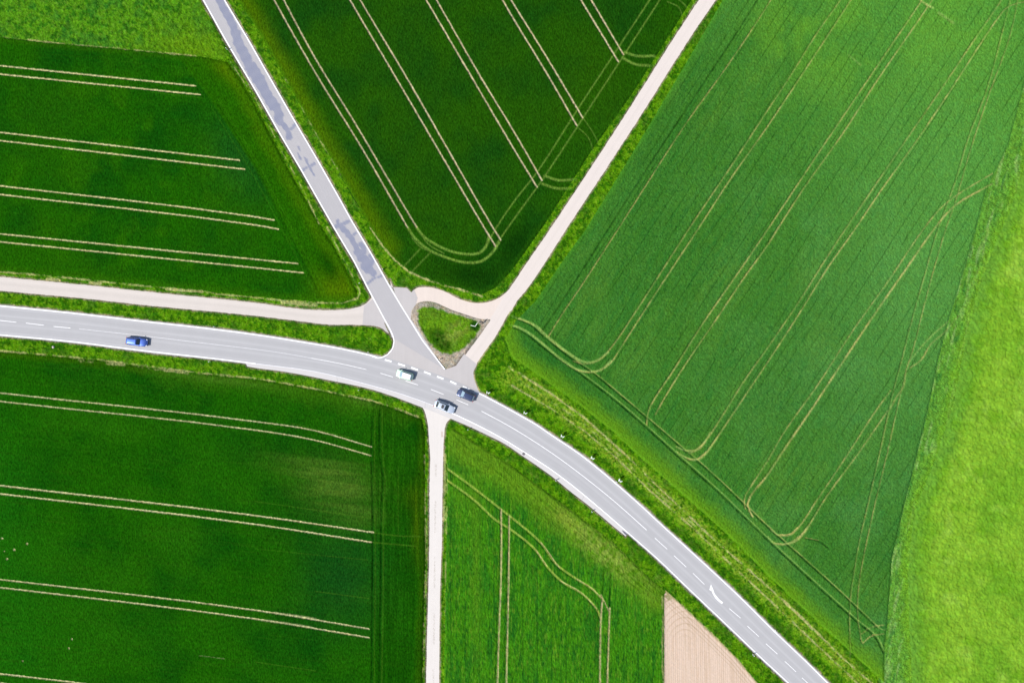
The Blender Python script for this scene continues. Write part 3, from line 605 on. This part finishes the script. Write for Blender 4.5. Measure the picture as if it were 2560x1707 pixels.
info = {
 'verge': ('grass_verge', 'tufted green roadside grass with straw coloured dry seams', 'verge grass', 'stuff'),
 'nw': ('rough_meadow', 'mottled light green rough grass in the upper left corner beside the narrow patched road', 'meadow', 'stuff'),
 'w': ('crop_field', 'dark green cereal field left of the narrow road, with four pairs of straight pale tramlines', 'crop field', 'stuff'),
 'n': ('crop_field', 'dark green wedge shaped cereal field between narrow road and pale diagonal path', 'crop field', 'stuff'),
 'e': ('crop_field', 'large mid green field right of the pale diagonal path, with long slanting tramlines', 'crop field', 'stuff'),
 'm': ('bright_meadow', 'bright yellow green meadow filling the right edge', 'meadow', 'stuff'),
 'sw': ('crop_field', 'dark green cereal field below the main road, left of the white gravel track', 'crop field', 'stuff'),
 's': ('crop_field', 'mid green field between the white gravel track and the bare tan soil, with a winding wheel track', 'crop field', 'stuff'),
 'bare': ('bare_soil', None, None, 'structure')}
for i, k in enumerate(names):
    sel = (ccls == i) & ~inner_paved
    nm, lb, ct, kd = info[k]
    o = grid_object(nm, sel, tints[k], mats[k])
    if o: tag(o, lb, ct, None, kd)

# wide ground to the horizon, below everything
def mesh_obj(name, verts, faces, mat, parent=None, smooth_=False):
    me = bpy.data.meshes.new(name); me.from_pydata([tuple(v) for v in verts], [], [tuple(f) for f in faces]); me.update()
    if mat: me.materials.append(mat)
    if smooth_: me.polygons.foreach_set('use_smooth', np.ones(len(me.polygons), bool))
    o = bpy.data.objects.new(name, me); scn.collection.objects.link(o)
    if parent: o.parent = parent
    return o
def set_tint(me, cols=None):
    at = me.attributes.new('tint', 'FLOAT_COLOR', 'POINT'); n = len(me.vertices)
    c = np.ones((n, 4), np.float32)
    if cols is not None: c[:, :3] = cols
    at.data.foreach_set('color', c.ravel())
far_mat = plant_mat('far_fields', ((.02, .5), (.2, .3)), .1, .3)
g = mesh_obj('ground', [(-6000,-6000,-.6),(6000,-6000,-.6),(6000,6000,-.6),(-6000,6000,-.6)], [(0,1,2,3)], far_mat)
set_tint(g.data, np.tile(alb(60, 120, 30), (4, 1))); g['kind'] = 'structure'

# ------------------------------------------------------------------ paved surfaces as ribbons with UV
def resample(p, n):
    p = np.asarray(p, float); d = np.r_[0, np.cumsum(np.linalg.norm(np.diff(p, axis=0), axis=1))]
    t = np.linspace(0, d[-1], n); return np.stack([np.interp(t, d, p[:, 0]), np.interp(t, d, p[:, 1])], 1)
def ribbon(name, left, right, z, mat, n=600, k=12, over=2.5, parent=None, tintf=None, raw=False):
    a = resample(left if raw else smooth(left), n); b_ = resample(right if raw else smooth(right), n)
    ac = b_-a; ac /= np.linalg.norm(ac, axis=1)[:, None]+1e-9
    a = a-ac*over; b_ = b_+ac*over
    t = np.linspace(0, 1, k+1)[None, :, None]; P = a[:, None]*(1-t)+b_[:, None]*t
    mid = (a+b_)/2; al = np.r_[0, np.cumsum(np.linalg.norm(np.diff(mid, axis=0), axis=1))]*S
    P2 = P.reshape(-1, 2); co = np.stack([(P2[:, 0]-CX)*S, (CY-P2[:, 1])*S, np.full(len(P2), z)], 1)
    idx = np.arange(n*(k+1)).reshape(n, k+1)
    q = np.stack([idx[:-1, :-1], idx[:-1, 1:], idx[1:, 1:], idx[1:, :-1]], -1).reshape(-1, 4)
    nrm = np.cross(np.r_[co[q[0, 1]]]-co[q[0, 0]], co[q[0, 3]]-co[q[0, 0]])
    if nrm[2] < 0: q = q[:, ::-1]
    o = mesh_obj(name, co, q, mat, parent); me = o.data
    uv = me.uv_layers.new(name='UVMap'); U = np.broadcast_to(np.linspace(0, 1, k+1)[None, :], (n, k+1)).ravel(); Vv = np.repeat(al, k+1)
    li = np.zeros(len(me.loops), np.int32); me.loops.foreach_get('vertex_index', li)
    uv.data.foreach_set('uv', np.stack([U[li], Vv[li]], 1).astype(np.float32).ravel())
    set_tint(me, tintf(P2) if tintf else None)
    return o
def poly_obj(name, pts, z, mat, parent=None):
    bm = bmesh.new(); vs = [bm.verts.new(W(x, y, z)) for x, y in pts]; f = bm.faces.new(vs)
    bmesh.ops.triangulate(bm, faces=[f]); bmesh.ops.recalc_face_normals(bm, faces=bm.faces)
    for f in bm.faces:
        if f.normal.z < 0: f.normal_flip()
    me = bpy.data.meshes.new(name); bm.to_mesh(me); bm.free()
    me.materials.append(mat); set_tint(me)
    uv = me.uv_layers.new(name='UVMap')
    for l in me.loops:
        c = me.vertices[l.vertex_index].co; uv.data[l.index].uv = (c.x*.1, c.y)
    o = bpy.data.objects.new(name, me); scn.collection.objects.link(o); o.parent = parent; return o

asph = paved_mat('main_asphalt', alb(204, 203, 205), .05, .07, lanes=[(.12,.05,.10),(.35,.06,.10),(.62,.06,.08),(.87,.06,.08),(.24,.05,-.02)])
asph2 = paved_mat('side_asphalt', alb(206, 203, 205), .05, .09)
pathm = paved_mat('path_asphalt', alb(250, 238, 229), .04, .06, lanes=[(.5,.14,-.03)])
wpathm = paved_mat('path_gravel_asphalt', alb(240, 230, 221), .05, .10, lanes=[(.5,.2,-.05),(.25,.12,.04)])
spathm = paved_mat('white_gravel', alb(252, 245, 238), .04, .12)
gutm = paved_mat('gutter_concrete', alb(236, 232, 230), .05, .08, seams=20.0)
linkm = paved_mat('link_asphalt', alb(252, 236, 224), .04, .06)
apm = paved_mat('apron_asphalt', alb(218, 212, 210), .05, .07)
white = paint_mat('road_paint'); thinw = paint_mat('worn_road_paint', (.62, .62, .64), .3)
main = ribbon('main_road', main_up, main_lo, .000, asph, 1400, 16, 6.0)
main['kind'] = 'structure'
gut = ribbon('road_gutter', gut_in, gut_out, .004, gutm, 500, 4, 0.0); gut['kind'] = 'structure'

# bitumen patches on the narrow road
patch = []
def PT(w, *pts): patch.append((smooth(pts, 3) if len(pts) > 2 else np.array(pts, float), w))
PT(9, (545,-60),(549,0),(560,25)); PT(10, (560,25),(575,50),(590,85)); PT(12, (590,85),(598,113),(608.5,132)); PT(13, (608.5,132),(620,157)); PT(16, (628,170),(636.5,183),(652,208)); PT(13, (655,215),(668,240)); PT(14, (676,252),(687,266)); PT(11, (687,266),(697,285),(696,300))
PT(7, (697,290),(704,308),(716.6,321.7)); PT(4, (716,322),(728,322),(738,312)); PT(8, (721,336),(724,344)); PT(5, (716,322),(722,336)); PT(3, (699,310),(712,322))
PT(2.2, (747,368),(750,377)); PT(2.6, (745,384),(747,392),(752,398)); PT(3.2, (762.5,394.4),(772.7,414.8),(784,436.5)); PT(3.4, (757.4,426.3),(772,416),(786.7,409.7))
PT(3.5, (842.7,550.4),(845,560)); PT(6, (842,566),(850,564)); PT(4.5, (848,563),(862,557),(872,555)); PT(7.5, (852,567),(861,575),(875,591.7)); PT(3.6, (875,592),(887,583)); PT(7.5, (875,591),(884,605.5),(892,622)); PT(7, (903,612),(908,620)); PT(11, (896,630),(905.5,645)); PT(12, (905,645),(922,658)); PT(12, (912,664),(920,672)); PT(9, (928,676),(933,683)); PT(3, (917.7,708),(934,697),(953,689.6))
PT(6, (908,618),(912,632)); PT(5, (926,640),(934,652))
def sd_pts(P, poly):
    D = np.full(len(P), 99.0)
    for i in range(len(poly)-1):
        a = poly[i]; d = poly[i+1]-a; t = np.clip(((P-a)@d)/(d@d+1e-9), 0, 1); D = np.minimum(D, np.linalg.norm(P-a-t[:, None]*d, axis=1))
    return D
def side_tint(P):
    r = np.random.default_rng(3); wob = np.sin(P[:, 0]*.31+P[:, 1]*.17)*1.3+np.sin(P[:, 0]*.73-P[:, 1]*.41+1)*1.0+np.sin(P[:, 1]*1.13+P[:, 0]*.9)*.6
    m = np.zeros(len(P))
    sel = P[:, 1] > -200; Q = P[sel]; mm = np.zeros(len(Q))
    for p, w in patch: mm = np.maximum(mm, 1-sst(w-1.2, w+.8, sd_pts(Q, p)+wob[sel]*.9))
    m[sel] = mm
    c = np.ones((len(P), 3)); dark = lin((158,162,186))/lin((205,202,207))
    var = .95+.05*np.sin(P[:, 0]*.13+P[:, 1]*.19)
    return c*(1-(m*var)[:, None])+dark*(m*var)[:, None]
side = ribbon('side_road', side_l, side_r, -.004, asph2, 2600, 34, 5.5, tintf=side_tint, raw=True); side['kind'] = 'structure'
o = poly_obj('junction', apron, -.008, apm); o['kind'] = 'structure'
ne = ribbon('pale_path', ne_l, ne_r, -.012, pathm, 900, 8, 3.0); ne['kind'] = 'structure'
lk = poly_obj('link_path', link, -.016, linkm); lk['kind'] = 'structure'
wp = ribbon('gravel_path', we_u, we_l, -.020, wpathm, 900, 8, 3.0); wp['kind'] = 'structure'
def track_tint(P):
    r = np.random.default_rng(9); xc = 1090-(P[:, 1]-1138)*.012
    m = (np.abs(P[:, 0]-xc) < 1.8)*(P[:, 1] > 1160)*(r.random(len(P)) < .4)*(np.sin(P[:, 1]*.045) > -.2)
    e = (np.abs(P[:, 0]-1105) < 2.5)*(P[:, 1] > 1078)*(P[:, 1] < 1092)
    c = np.ones((len(P), 3)); c = c*(1-(m*.45)[:, None])+np.array([.42, .38, .3])*(m*.45)[:, None]
    return c*(1-(e*.5)[:, None])+np.array([.6, .42, .3])*(e*.5)[:, None]
sp_ = ribbon('white_track', so_l, so_r, -.024, spathm, 3600, 26, 3.0, tintf=track_tint); sp_['kind'] = 'structure'
# grey asphalt aprons where the paths meet the roads
poly_obj('path_apron', [(910,765),(932,748),(965,800),(975,835),(948,816),(906,811)], -.006, apm, side)
poly_obj('path_apron', [(972,712),(1017,720),(1028,731),(1034,722),(1044,745),(1040,760),(1028,778),(1026,800),(1000,766)], -.006, apm, side)

# ------------------------------------------------------------------ road markings (painted sheets, children of their road)
def line_mesh(name, segs, w, z, mat, parent):
    vs, fs = [], []
    for p in segs:
        p = np.asarray(p, float); d = np.gradient(p, axis=0); d /= np.linalg.norm(d, axis=1)[:, None]+1e-9; nr = np.stack([-d[:, 1], d[:, 0]], 1)*w/2
        b0 = len(vs)
        for a, n_ in zip(p, nr): vs += [W(*(a+n_), z), W(*(a-n_), z)]
        for i in range(len(p)-1): fs.append((b0+2*i, b0+2*i+1, b0+2*i+3, b0+2*i+2))
    o = mesh_obj(name, vs, fs, mat, parent)
    if o.data.polygons[0].normal.z < 0: o.data.flip_normals()
    return o
def cut(p, lo=None, hi=None, n=900):
    q = resample(smooth(p), n); m_ = np.ones(n, bool)
    if lo is not None: m_ &= q[:, 0] >= lo
    if hi is not None: m_ &= q[:, 0] <= hi
    return q[m_]
ramp = smooth([(930,739.5),(959,794),(979,832),(984.5,850),(981,870),(968,886),(948,894.5),(930,890.5)], 6)
line_mesh('edge_line', [cut(main_up, -1500, 946, 1600)], 2.7, .008, white, main)
line_mesh('edge_line', [cut(main_up, 1182, 4000, 1600)], 2.7, .008, white, main)
line_mesh('edge_line', [cut(main_lo, -1500, 640, 1200)], 2.6, .008, white, main)
line_mesh('edge_line', [cut(main_lo, 640, 1130, 1600)], 1.7, .010, thinw, main)
line_mesh('edge_line', [cut(main_lo, 1130, 4000, 1600)], 2.4, .008, white, main)
line_mesh('edge_line', [np.vstack([resample(side_l[:11], 400), ramp])], 2.9, .004, white, side)
line_mesh('edge_line', [resample(side_r, 500)], 2.9, .004, white, side)
cen = [(198,822),(363,840),(500,856.5),(640,873),(720,884.5),(778,895)]
line_mesh('centre_line', [resample(smooth(cen), 60)], 1.0, .008, thinw, main)
line_mesh('centre_line', [resample(smooth([(778,895),(850,908.5),(916,923.5)]), 30)], 1.1, .008, white, main)
line_mesh('centre_line', [resample(smooth([(1204,1027.6),(1277,1067),(1380,1132.5),(1461.6,1192.7),(1541,1257),(1616.5,1324.4)]), 90)], 1.5, .008, white, main)
dsh = [[(-103,792),(-62,796)],[(-35,798),(0,801)],[(0,801),(41,805.5)],[(65,807.5),(110,813)],[(134,816),(176,820)],[(951,932.6),(982,942)],[(1014,952),(1045,962)],[(1077,973),(1109,985.5)],[(1141.5,999),(1170.5,1011.7)],
       [(1637,1344),(1668,1372)],[(1685,1388),(1715.5,1416.7)],[(1732.5,1432),(1761,1460)],[(1823,1520),(1851.5,1544)],[(1868.5,1564),(1897,1590)],[(1915,1608),(1943.6,1634)],[(1962,1652),(1990,1678)],[(2005,1693),(2033,1719)]]
line_mesh('dashed_centre_line', dsh, 1.35, .008, white, main)
gw = [[(962,899),(979,903.5)],[(995,909),(1012.6,914.4)],[(1028,918.4),(1045,924.6)],[(1060,929),(1077,935.5)],[(1092.5,941),(1109,947)],[(1125.5,953),(1141,960)],[(1157,966),(1173.4,973.6)]]
line_mesh('broken_edge_line', gw, 4.2, .008, white, main)
# arrow: head and curved tapering shaft
ar = [(1777.4,1460),(1783,1472),(1785.5,1480),(1785.8,1481.5),(1789.8,1487),(1799.5,1498.5),(1808,1505),(1804.6,1509),(1796,1502),(1789,1495),(1783,1486),(1779,1476.5),(1773.5,1473.5)]
poly_obj('turn_arrow', ar, .010, white, main)

# ------------------------------------------------------------------ cars
def loft(sections, close_ends=True):
    n = len(sections[0]); vs = [v for s_ in sections for v in s_]; fs = []
    for i in range(len(sections)-1):
        for j in range(n):
            fs.append((i*n+j, i*n+(j+1) % n, (i+1)*n+(j+1) % n, (i+1)*n+j))
    if close_ends: fs += [tuple(range(n))[::-1], tuple((len(sections)-1)*n+j for j in range(n))]
    return vs, fs
def fix_normals(o):
    bm = bmesh.new(); bm.from_mesh(o.data); bmesh.ops.recalc_face_normals(bm, faces=bm.faces); bm.to_mesh(o.data); bm.free()
def sub(o, lv=2):
    m = o.modifiers.new('s', 'SUBSURF'); m.levels = lv; m.render_levels = lv
    o.data.polygons.foreach_set('use_smooth', np.ones(len(o.data.polygons), bool))
def box(name, c, d, mat, parent, bev=.01, rot=0):
    bm = bmesh.new(); bmesh.ops.create_cube(bm, size=1)
    bmesh.ops.scale(bm, vec=d, verts=bm.verts)
    if bev: bmesh.ops.bevel(bm, geom=bm.edges[:], offset=min(bev, min(d)*.4), segments=2, affect='EDGES', profile=.5)
    bmesh.ops.rotate(bm, cent=(0, 0, 0), matrix=Matrix.Rotation(rot, 3, 'Z'), verts=bm.verts)
    bmesh.ops.translate(bm, vec=c, verts=bm.verts)
    me = bpy.data.meshes.new(name); bm.to_mesh(me); bm.free(); me.materials.append(mat)
    o = bpy.data.objects.new(name, me); scn.collection.objects.link(o); o.parent = parent; return o
def cyl(name, c, r, h, mat, parent, axis_='Z', seg=24, r2=None):
    bm = bmesh.new(); bmesh.ops.create_cone(bm, cap_ends=True, segments=seg, radius1=r, radius2=r if r2 is None else r2, depth=h)
    if axis_ == 'Y': bmesh.ops.rotate(bm, cent=(0, 0, 0), matrix=Matrix.Rotation(math.pi/2, 3, 'X'), verts=bm.verts)
    bmesh.ops.bevel(bm, geom=[e for e in bm.edges if len(e.link_faces) == 2 and e.calc_face_angle() > 1], offset=min(r, h)*.15, segments=2, affect='EDGES')
    bmesh.ops.translate(bm, vec=c, verts=bm.verts)
    me = bpy.data.meshes.new(name); bm.to_mesh(me); bm.free(); me.materials.append(mat)
    o = bpy.data.objects.new(name, me); scn.collection.objects.link(o); o.parent = parent; return o
glass = plain('car_glass', (.02, .03, .035), .06, 0, 0, .9); glass_l = plain('car_glass_pale', (.30, .40, .46), .12, .3, 0, .9)
rubber = plain('tyre_rubber', (.02, .02, .02), .8); alloy = plain('alloy', (.5, .5, .52), .35, .8); lampm = plain('lamp_glass', (.75, .78, .8), .1, 0, .5); redm = plain('tail_lamp_red', (.5, .015, .02), .2, 0, .5)
blackp = plain('black_plastic', (.03, .03, .035), .5); platem = plain('number_plate', (.75, .75, .72), .5); interior = plain('interior', (.05, .05, .06), .8)
def quad_panel(name, q, mat, parent, inset=.06, proud=.008):
    q = [Vector(v) for v in q]; c = sum(q, Vector())/4
    n = (q[1]-q[0]).cross(q[3]-q[0]).normalized()
    if n.dot(c-Vector((0, 0, .8))) < 0: n = -n
    out = [c+(v-c)*(1-inset)+n*proud for v in q]
    # bilinear grid with slight bulge
    K = 6; vs = []; fs = []
    for i in range(K+1):
        for j in range(K+1):
            u, v = i/K, j/K
            p = (out[0]*(1-u)+out[1]*u)*(1-v)+(out[3]*(1-u)+out[2]*u)*v
            vs.append(p+n*(.02*math.sin(math.pi*u)*math.sin(math.pi*v)))
    for i in range(K):
        for j in range(K): fs.append((i*(K+1)+j, (i+1)*(K+1)+j, (i+1)*(K+1)+j+1, i*(K+1)+j+1))
    return mesh_obj(name, vs, fs, mat, parent, True)
def car(name, label, px, py, deg, L, Wd, Hc, paint, prof, cab, gm=glass, rails=False, sunroof=False, hatch=False, roofm=None):
    """prof: [(x/L, z, w/W)] along the body, rear to front; cab: (rear base, rear roof, front roof, front base) as x/L"""
    root = bpy.data.objects.new(name, None); scn.collection.objects.link(root); root.location = W(px, py, .004)
    root.rotation_euler = (0, 0, math.radians(deg)); tag(root, label, 'car', 'cars driving on the main road'); root.empty_display_size = .5
    secs = []
    for xr, z, wr in prof:
        w = Wd/2*wr; x = (xr-.5)*L; zb = .22 if .03 < xr < .97 else .34
        half = [(0, z+.02), (w*.55, z+.015), (w*.86, z-.015), (w*.97, z-.09), (w, z*.72), (w, .5), (w*.97, .32), (w*.8, zb), (0, zb)]
        sec = [(x, y, zz) for y, zz in half]+[(x, -y, zz) for y, zz in half[-2:0:-1]]
        secs.append(sec)
    v, f = loft(secs); b_ = mesh_obj('body', v, f, paint, root); fix_normals(b_); sub(b_)
    # greenhouse
    zb = Hc*.60; zr = Hc; x0, x1, x2, x3 = [(c-.5)*L for c in cab]; wb = Wd/2*.90; wt = Wd/2*.70
    B = [(x0, -wb*.94, zb), (x3, -wb*.90, zb-.02), (x3, wb*.90, zb-.02), (x0, wb*.94, zb)]; Tt = [(x1, -wt*.94, zr-.03), (x2, -wt*.96, zr-.02), (x2, wt*.96, zr-.02), (x1, wt*.94, zr-.03)]
    nseg = 8; vs = []; fs = []
    low = [(a[0], a[1], a[2]-.12) for a in B]
    cb = mesh_obj('cabin', low+B+Tt, [(i, (i+1) % 4, 4+(i+1) % 4, 4+i) for i in range(4)]+[(4+i, 4+(i+1) % 4, 8+(i+1) % 4, 8+i) for i in range(4)]+[(8, 9, 10, 11), (3, 2, 1, 0)], paint, root)
    fix_normals(cb); bv = cb.modifiers.new('b', 'BEVEL'); bv.width = .045; bv.segments = 3
    quad_panel('windscreen', [B[1], B[2], Tt[2], Tt[1]], gm, root, .07, .012)
    quad_panel('rear_window', [B[3], B[0], Tt[0], Tt[3]], gm, root, .16 if hatch else .12, .012)
    quad_panel('side_window', [B[0], B[1], Tt[1], Tt[0]], glass, root, .13, .010); quad_panel('side_window', [B[2], B[3], Tt[3], Tt[2]], glass, root, .13, .010)
    # roof skin, gently domed
    K = 8; vs = []; fs = []
    for i in range(K+1):
        for j in range(K+1):
            u, t = i/K, j/K; x = (x1-.05)*(1-u)+(x2+.03)*u; w_ = (wt*.94)*(1-u)+(wt*.96)*u
            w_ *= (1-.06*abs(2*u-1)**4); y = w_*(2*t-1)
            vs.append((x, y, zr-.012+.04*(1-(2*u-1)**2)*(1-.6*(2*t-1)**2)-.015*abs(2*t-1)**6))
    for i in range(K):
        for j in range(K): fs.append((i*(K+1)+j, (i+1)*(K+1)+j, (i+1)*(K+1)+j+1, i*(K+1)+j+1))
    rf = mesh_obj('roof', vs, fs, roofm or paint, root, True)
    sl_ = rf.modifiers.new('t', 'SOLIDIFY'); sl_.thickness = .02
    if sunroof: box('sunroof', (x1*.35+x2*.65, 0, zr+.028), (.55, wt*1.25, .03), blackp, rf, .01)
    if rails:
        for s_ in (-1, 1): box('roof_rail', ((x1+x2)/2, s_*wt*.88, zr+.03), ((x2-x1)*.9, .04, .04), alloy, root, .015)
    for sx in (-.31, .31):
        for s_ in (-1, 1):
            w_ = cyl('wheel', (sx*L, s_*(Wd/2-.10), .32), .32, .22, rubber, root, 'Y'); cyl('rim', (sx*L, s_*(Wd/2-.085), .32), .2, .21, alloy, w_, 'Y')
    for s_ in (-1, 1):
        mz = Hc*.62; box('mirror', (x3-.28, s_*(Wd/2+.07), mz), (.13, .20, .13), roofm or paint, root, .04)
        box('headlight', (L/2-.20, s_*(Wd/2-.26), .66), (.26, .28, .13), lampm, root, .05, -s_*.35)
        box('tail_light', (-L/2+.09, s_*(Wd/2-.20), .80), (.12, .24, .18), redm, root, .03, s_*.3)
    box('front_bumper', (L/2-.06, 0, .40), (.14, Wd*.72, .18), blackp, root, .04)
    box('rear_bumper', (-L/2+.05, 0, .42), (.14, Wd*.74, .16), blackp, root, .04)
    box('number_plate', (-L/2-.025, 0, .62), (.02, .5, .11), platem, root, .004)
    box('wiper', (x3-.02, .12, zb+.02), (.04, .9, .02), blackp, root, .005)
    return root
sedan = [(.0,.60,.74),(.02,.82,.86),(.10,.94,.95),(.25,.95,1),(.5,.93,1),(.68,.92,1),(.80,.88,.97),(.92,.80,.90),(.98,.68,.80),(1,.52,.70)]
hatchp = [(.0,.55,.80),(.02,.80,.88),(.08,.98,.95),(.25,1.0,1),(.5,.98,1),(.72,.96,1),(.84,.90,.97),(.94,.80,.90),(.985,.66,.78),(1,.50,.68)]
blue = plain('blue_paint', (.07, .14, .48), .34, .65, .9); green = plain('green_white_paint', (.55, .86, .60), .3, .05, .8); cream = plain('pale_green_roof_paint', (.85, .87, .85), .35, 0, .5)
navy = plain('dark_blue_paint', (.055, .075, .15), .3, .5, .9); silver = plain('silver_paint', (.60, .66, .74), .28, .45, .8)
car('car', 'blue estate car alone on the main road at the far left, driving right', 346, 854, -6.5, 4.65, 1.76, 1.46, blue, hatchp, (.02,.10,.56,.72), rails=False, hatch=True)
car('car', 'small light green car with a whitish roof, driving left beside the broken edge line', 1013, 937, 180-17, 3.75, 1.68, 1.48, green, hatchp, (.03,.12,.60,.80), gm=glass_l, hatch=True, roofm=cream)
car('car', 'dark navy hatchback with red tail lights, nearest to the grassy verge corner', 1165, 987, 180-23, 4.05, 1.74, 1.46, navy, hatchp, (.03,.11,.58,.77), gm=glass_l, hatch=True)
car('car', 'silver saloon car with a black sunroof, opposite the white gravel track', 1112, 1016, -22, 4.65, 1.80, 1.44, silver, sedan, (.09,.22,.54,.72), sunroof=True)

# ------------------------------------------------------------------ roadside furniture
signw = plain('sign_white', (.82, .84, .80), .4, 0, .2); steel = plain('galvanised_steel', (.42, .43, .43), .45, .7); postw = plain('post_white', (.8, .8, .78), .5); blackb = plain('post_black', (.02, .02, .02), .6); refl = plain('reflector', (.7, .45, .1), .2, 0, .6)
stonem = plain('pale_stone', (.46, .40, .36), .9); iron = plain('cast_iron', (.11, .10, .11), .6, .3); redpaint = plain('sign_red', (.5, .03, .03), .4)
def root_at(name, x, y, deg=0):
    r = bpy.data.objects.new(name, None); scn.collection.objects.link(r); r.location = W(x, y, .0); r.rotation_euler = (0, 0, math.radians(deg)); r.empty_display_size = .3; return r
def copy_tree(o, parent=None):
    c = o.copy(); scn.collection.objects.link(c); c.parent = parent
    for ch in o.children: copy_tree(ch, c)
    return c
# curve marker: two narrow boards joined by a cross bar on two posts
mk = root_at('curve_marker_sign', 1220.5, 979.8)
box('sign_board', (-.24, 0, 1.05), (.10, .56, .80), signw, mk, .01, 0)
box('sign_board', (.24, -.12, 1.05), (.10, .56, .80), signw, mk, .01, math.radians(-45))
box('cross_bar', (0, -.04, 1.40), (.44, .08, .06), signw, mk, .01, math.radians(-14))
cyl('post', (-.17, .0, .5), .035, 1.0, steel, mk); cyl('post', (.17, -.10, .5), .035, 1.0, steel, mk)
mlab = ['white two board curve marker nearest to the junction, behind the navy car', 'white two board curve marker on the outer bend, second from the junction', 'white two board curve marker, middle one of five on the outer bend',
        'white two board curve marker on the outer bend, fourth from the junction', 'white two board curve marker farthest from the junction, with a small post beside it']
mpos = [(1220.5,979.8,0),(1312.7,1030,-8),(1405,1088,-12),(1479.6,1142,-18),(1548.5,1198,-22)]
for i, (x, y, a) in enumerate(mpos):
    o = mk if i == 0 else copy_tree(mk); o.location = W(x, y, 0); o.rotation_euler = (0, 0, math.radians(a)); tag(o, mlab[i], 'road sign', 'curve markers on the outside of the bend')
# direction sign on the island: two arms in a V
dsn = root_at('direction_sign', 1189.5, 816.5); tag(dsn, 'white two armed V shaped signpost standing on the grassy island', 'road sign')
cyl('post', (0, 0, 1.3), .05, 2.6, steel, dsn)
def arm(deg, ln):
    a = math.radians(deg); box('sign_arm', (math.cos(a)*(ln/2+.02), math.sin(a)*(ln/2+.02), 2.35), (ln, .10, .42), signw, dsn, .01, a)
arm(166, .98); arm(57, .86)
# delineators
dl_ = root_at('delineator_post', 0, 0)
def tri_post():
    w = .13; z = 1.02
    vs = [(-w/2, -.06, 0), (w/2, -.06, 0), (w/2, .04, 0), (0, .10, 0), (-w/2, .04, 0), (-w/2, -.06, z), (w/2, -.06, z), (w/2, .04, z-.05), (0, .10, z-.08), (-w/2, .04, z-.05)]
    o = mesh_obj('post', vs, [(4,3,2,1,0),(5,6,7,8,9),(0,1,6,5),(1,2,7,6),(2,3,8,7),(3,4,9,8),(4,0,5,9)], postw, dl_); fix_normals(o)
tri_post(); box('black_band', (0, .01, .78), (.145, .17, .20), blackb, dl_, .01); box('reflector', (0, -.078, .78), (.05, .012, .16), refl, dl_, 0)
dpos = [(620.5,90,'right of the patched road, near the top edge'),(569,125,'left of the patched road, by the rough meadow corner'),
 (957.5,673.5,'on the right verge of the narrow road, just above the junction'),(900,708.7,'on the left verge of the narrow road, just above the junction'),
 (922,880,'at the rounded end of the left grass strip'),(1100,898,'at the lower gravel tip of the grassy island'),
 (898,974.7,'on the lower verge of the main road, below the green car'),(1170.5,1072.6,'just right of the white gravel track mouth'),
 (538,817,'on the grass strip above and right of the blue car'),(526,904,'on the lower verge of the main road, right of the blue car'),
 (1215.8,987,'at the road edge, beside the curve marker nearest to the junction'),
 (1389,1199.7,'on the inner verge of the bend, right below the drain grate'),(1479,1277,'on the inner verge, just before the concrete gutter ends'),
 (1540.5,1203,'beside the curve marker farthest from the junction'),(1881.6,1634,'on the lower verge near the bare tan soil'),(1938,1574.5,'on the outer verge beyond the turn arrow')]
for i, (x, y, lb) in enumerate(dpos):
    o = dl_ if i == 0 else copy_tree(dl_); o.location = W(x, y, 0); o.rotation_euler = (0, 0, random.uniform(-.5, .5)); tag(o, 'white delineator post '+lb, 'delineator', 'delineator posts along the roads')
# boundary stone
def rock(name, x, y, r, label):
    bm = bmesh.new(); bmesh.ops.create_icosphere(bm, subdivisions=3, radius=r)
    for v in bm.verts:
        v.co *= 1+.18*math.sin(v.co.x*9+1)*math.cos(v.co.y*8)+random.uniform(-.05, .05); v.co.z = max(v.co.z*.7, -r*.3)
    me = bpy.data.meshes.new(name); bm.to_mesh(me); bm.free(); me.materials.append(stonem)
    o = bpy.data.objects.new(name, me); scn.collection.objects.link(o); o.location = W(x, y, .12); tag(o, label, 'stone'); return o
rock('boundary_stone', 134, 867.5, .30, 'pale weathered stone in the verge below the main road, left of the blue car')
# drain grate in the gutter
dg = root_at('drain_grate', 1309.3, 1134, -33); tag(dg, 'dark square drain grate set in the pale concrete gutter', 'drain')
box('grate_frame', (0, 0, .004), (.58, .56, .02), iron, dg, .004)
for k in range(6): box('grate_bar', (-.2+k*.08, 0, .020), (.035, .46, .016), plain('iron_bar', (.17, .16, .17), .5, .4) if k == 0 else bpy.data.materials['iron_bar'], dg, .003)
# dark inlets where the gutter ends
def wedge(name, pts, label):
    bm = bmesh.new(); lo_ = [bm.verts.new(W(x, y, .0)) for x, y in pts]; hi_ = [bm.verts.new(W(x, y, .012)) for x, y in pts]
    bm.faces.new(hi_); n = len(pts)
    for i in range(n): bm.faces.new((lo_[i], lo_[(i+1) % n], hi_[(i+1) % n], hi_[i]))
    bmesh.ops.recalc_face_normals(bm, faces=bm.faces); me = bpy.data.meshes.new(name); bm.to_mesh(me); bm.free()
    me.materials.append(plain('bitumen_inlet', (.10, .095, .13), .8)); o = bpy.data.objects.new(name, me); scn.collection.objects.link(o); tag(o, label, 'drain inlet'); return o
wedge('gutter_inlet', [(1554.5,1325),(1556.5,1325),(1562,1328.5),(1571,1336),(1567.5,1339.5),(1561,1333.5)], 'dark pointed outfall at the lower right end of the pale concrete gutter')
wedge('gutter_inlet', [(590,907.5),(600,909.5),(613,911),(613,913.5),(604,912.8),(607,916),(599,913)], 'dark jagged outfall at the left start of the pale concrete gutter')
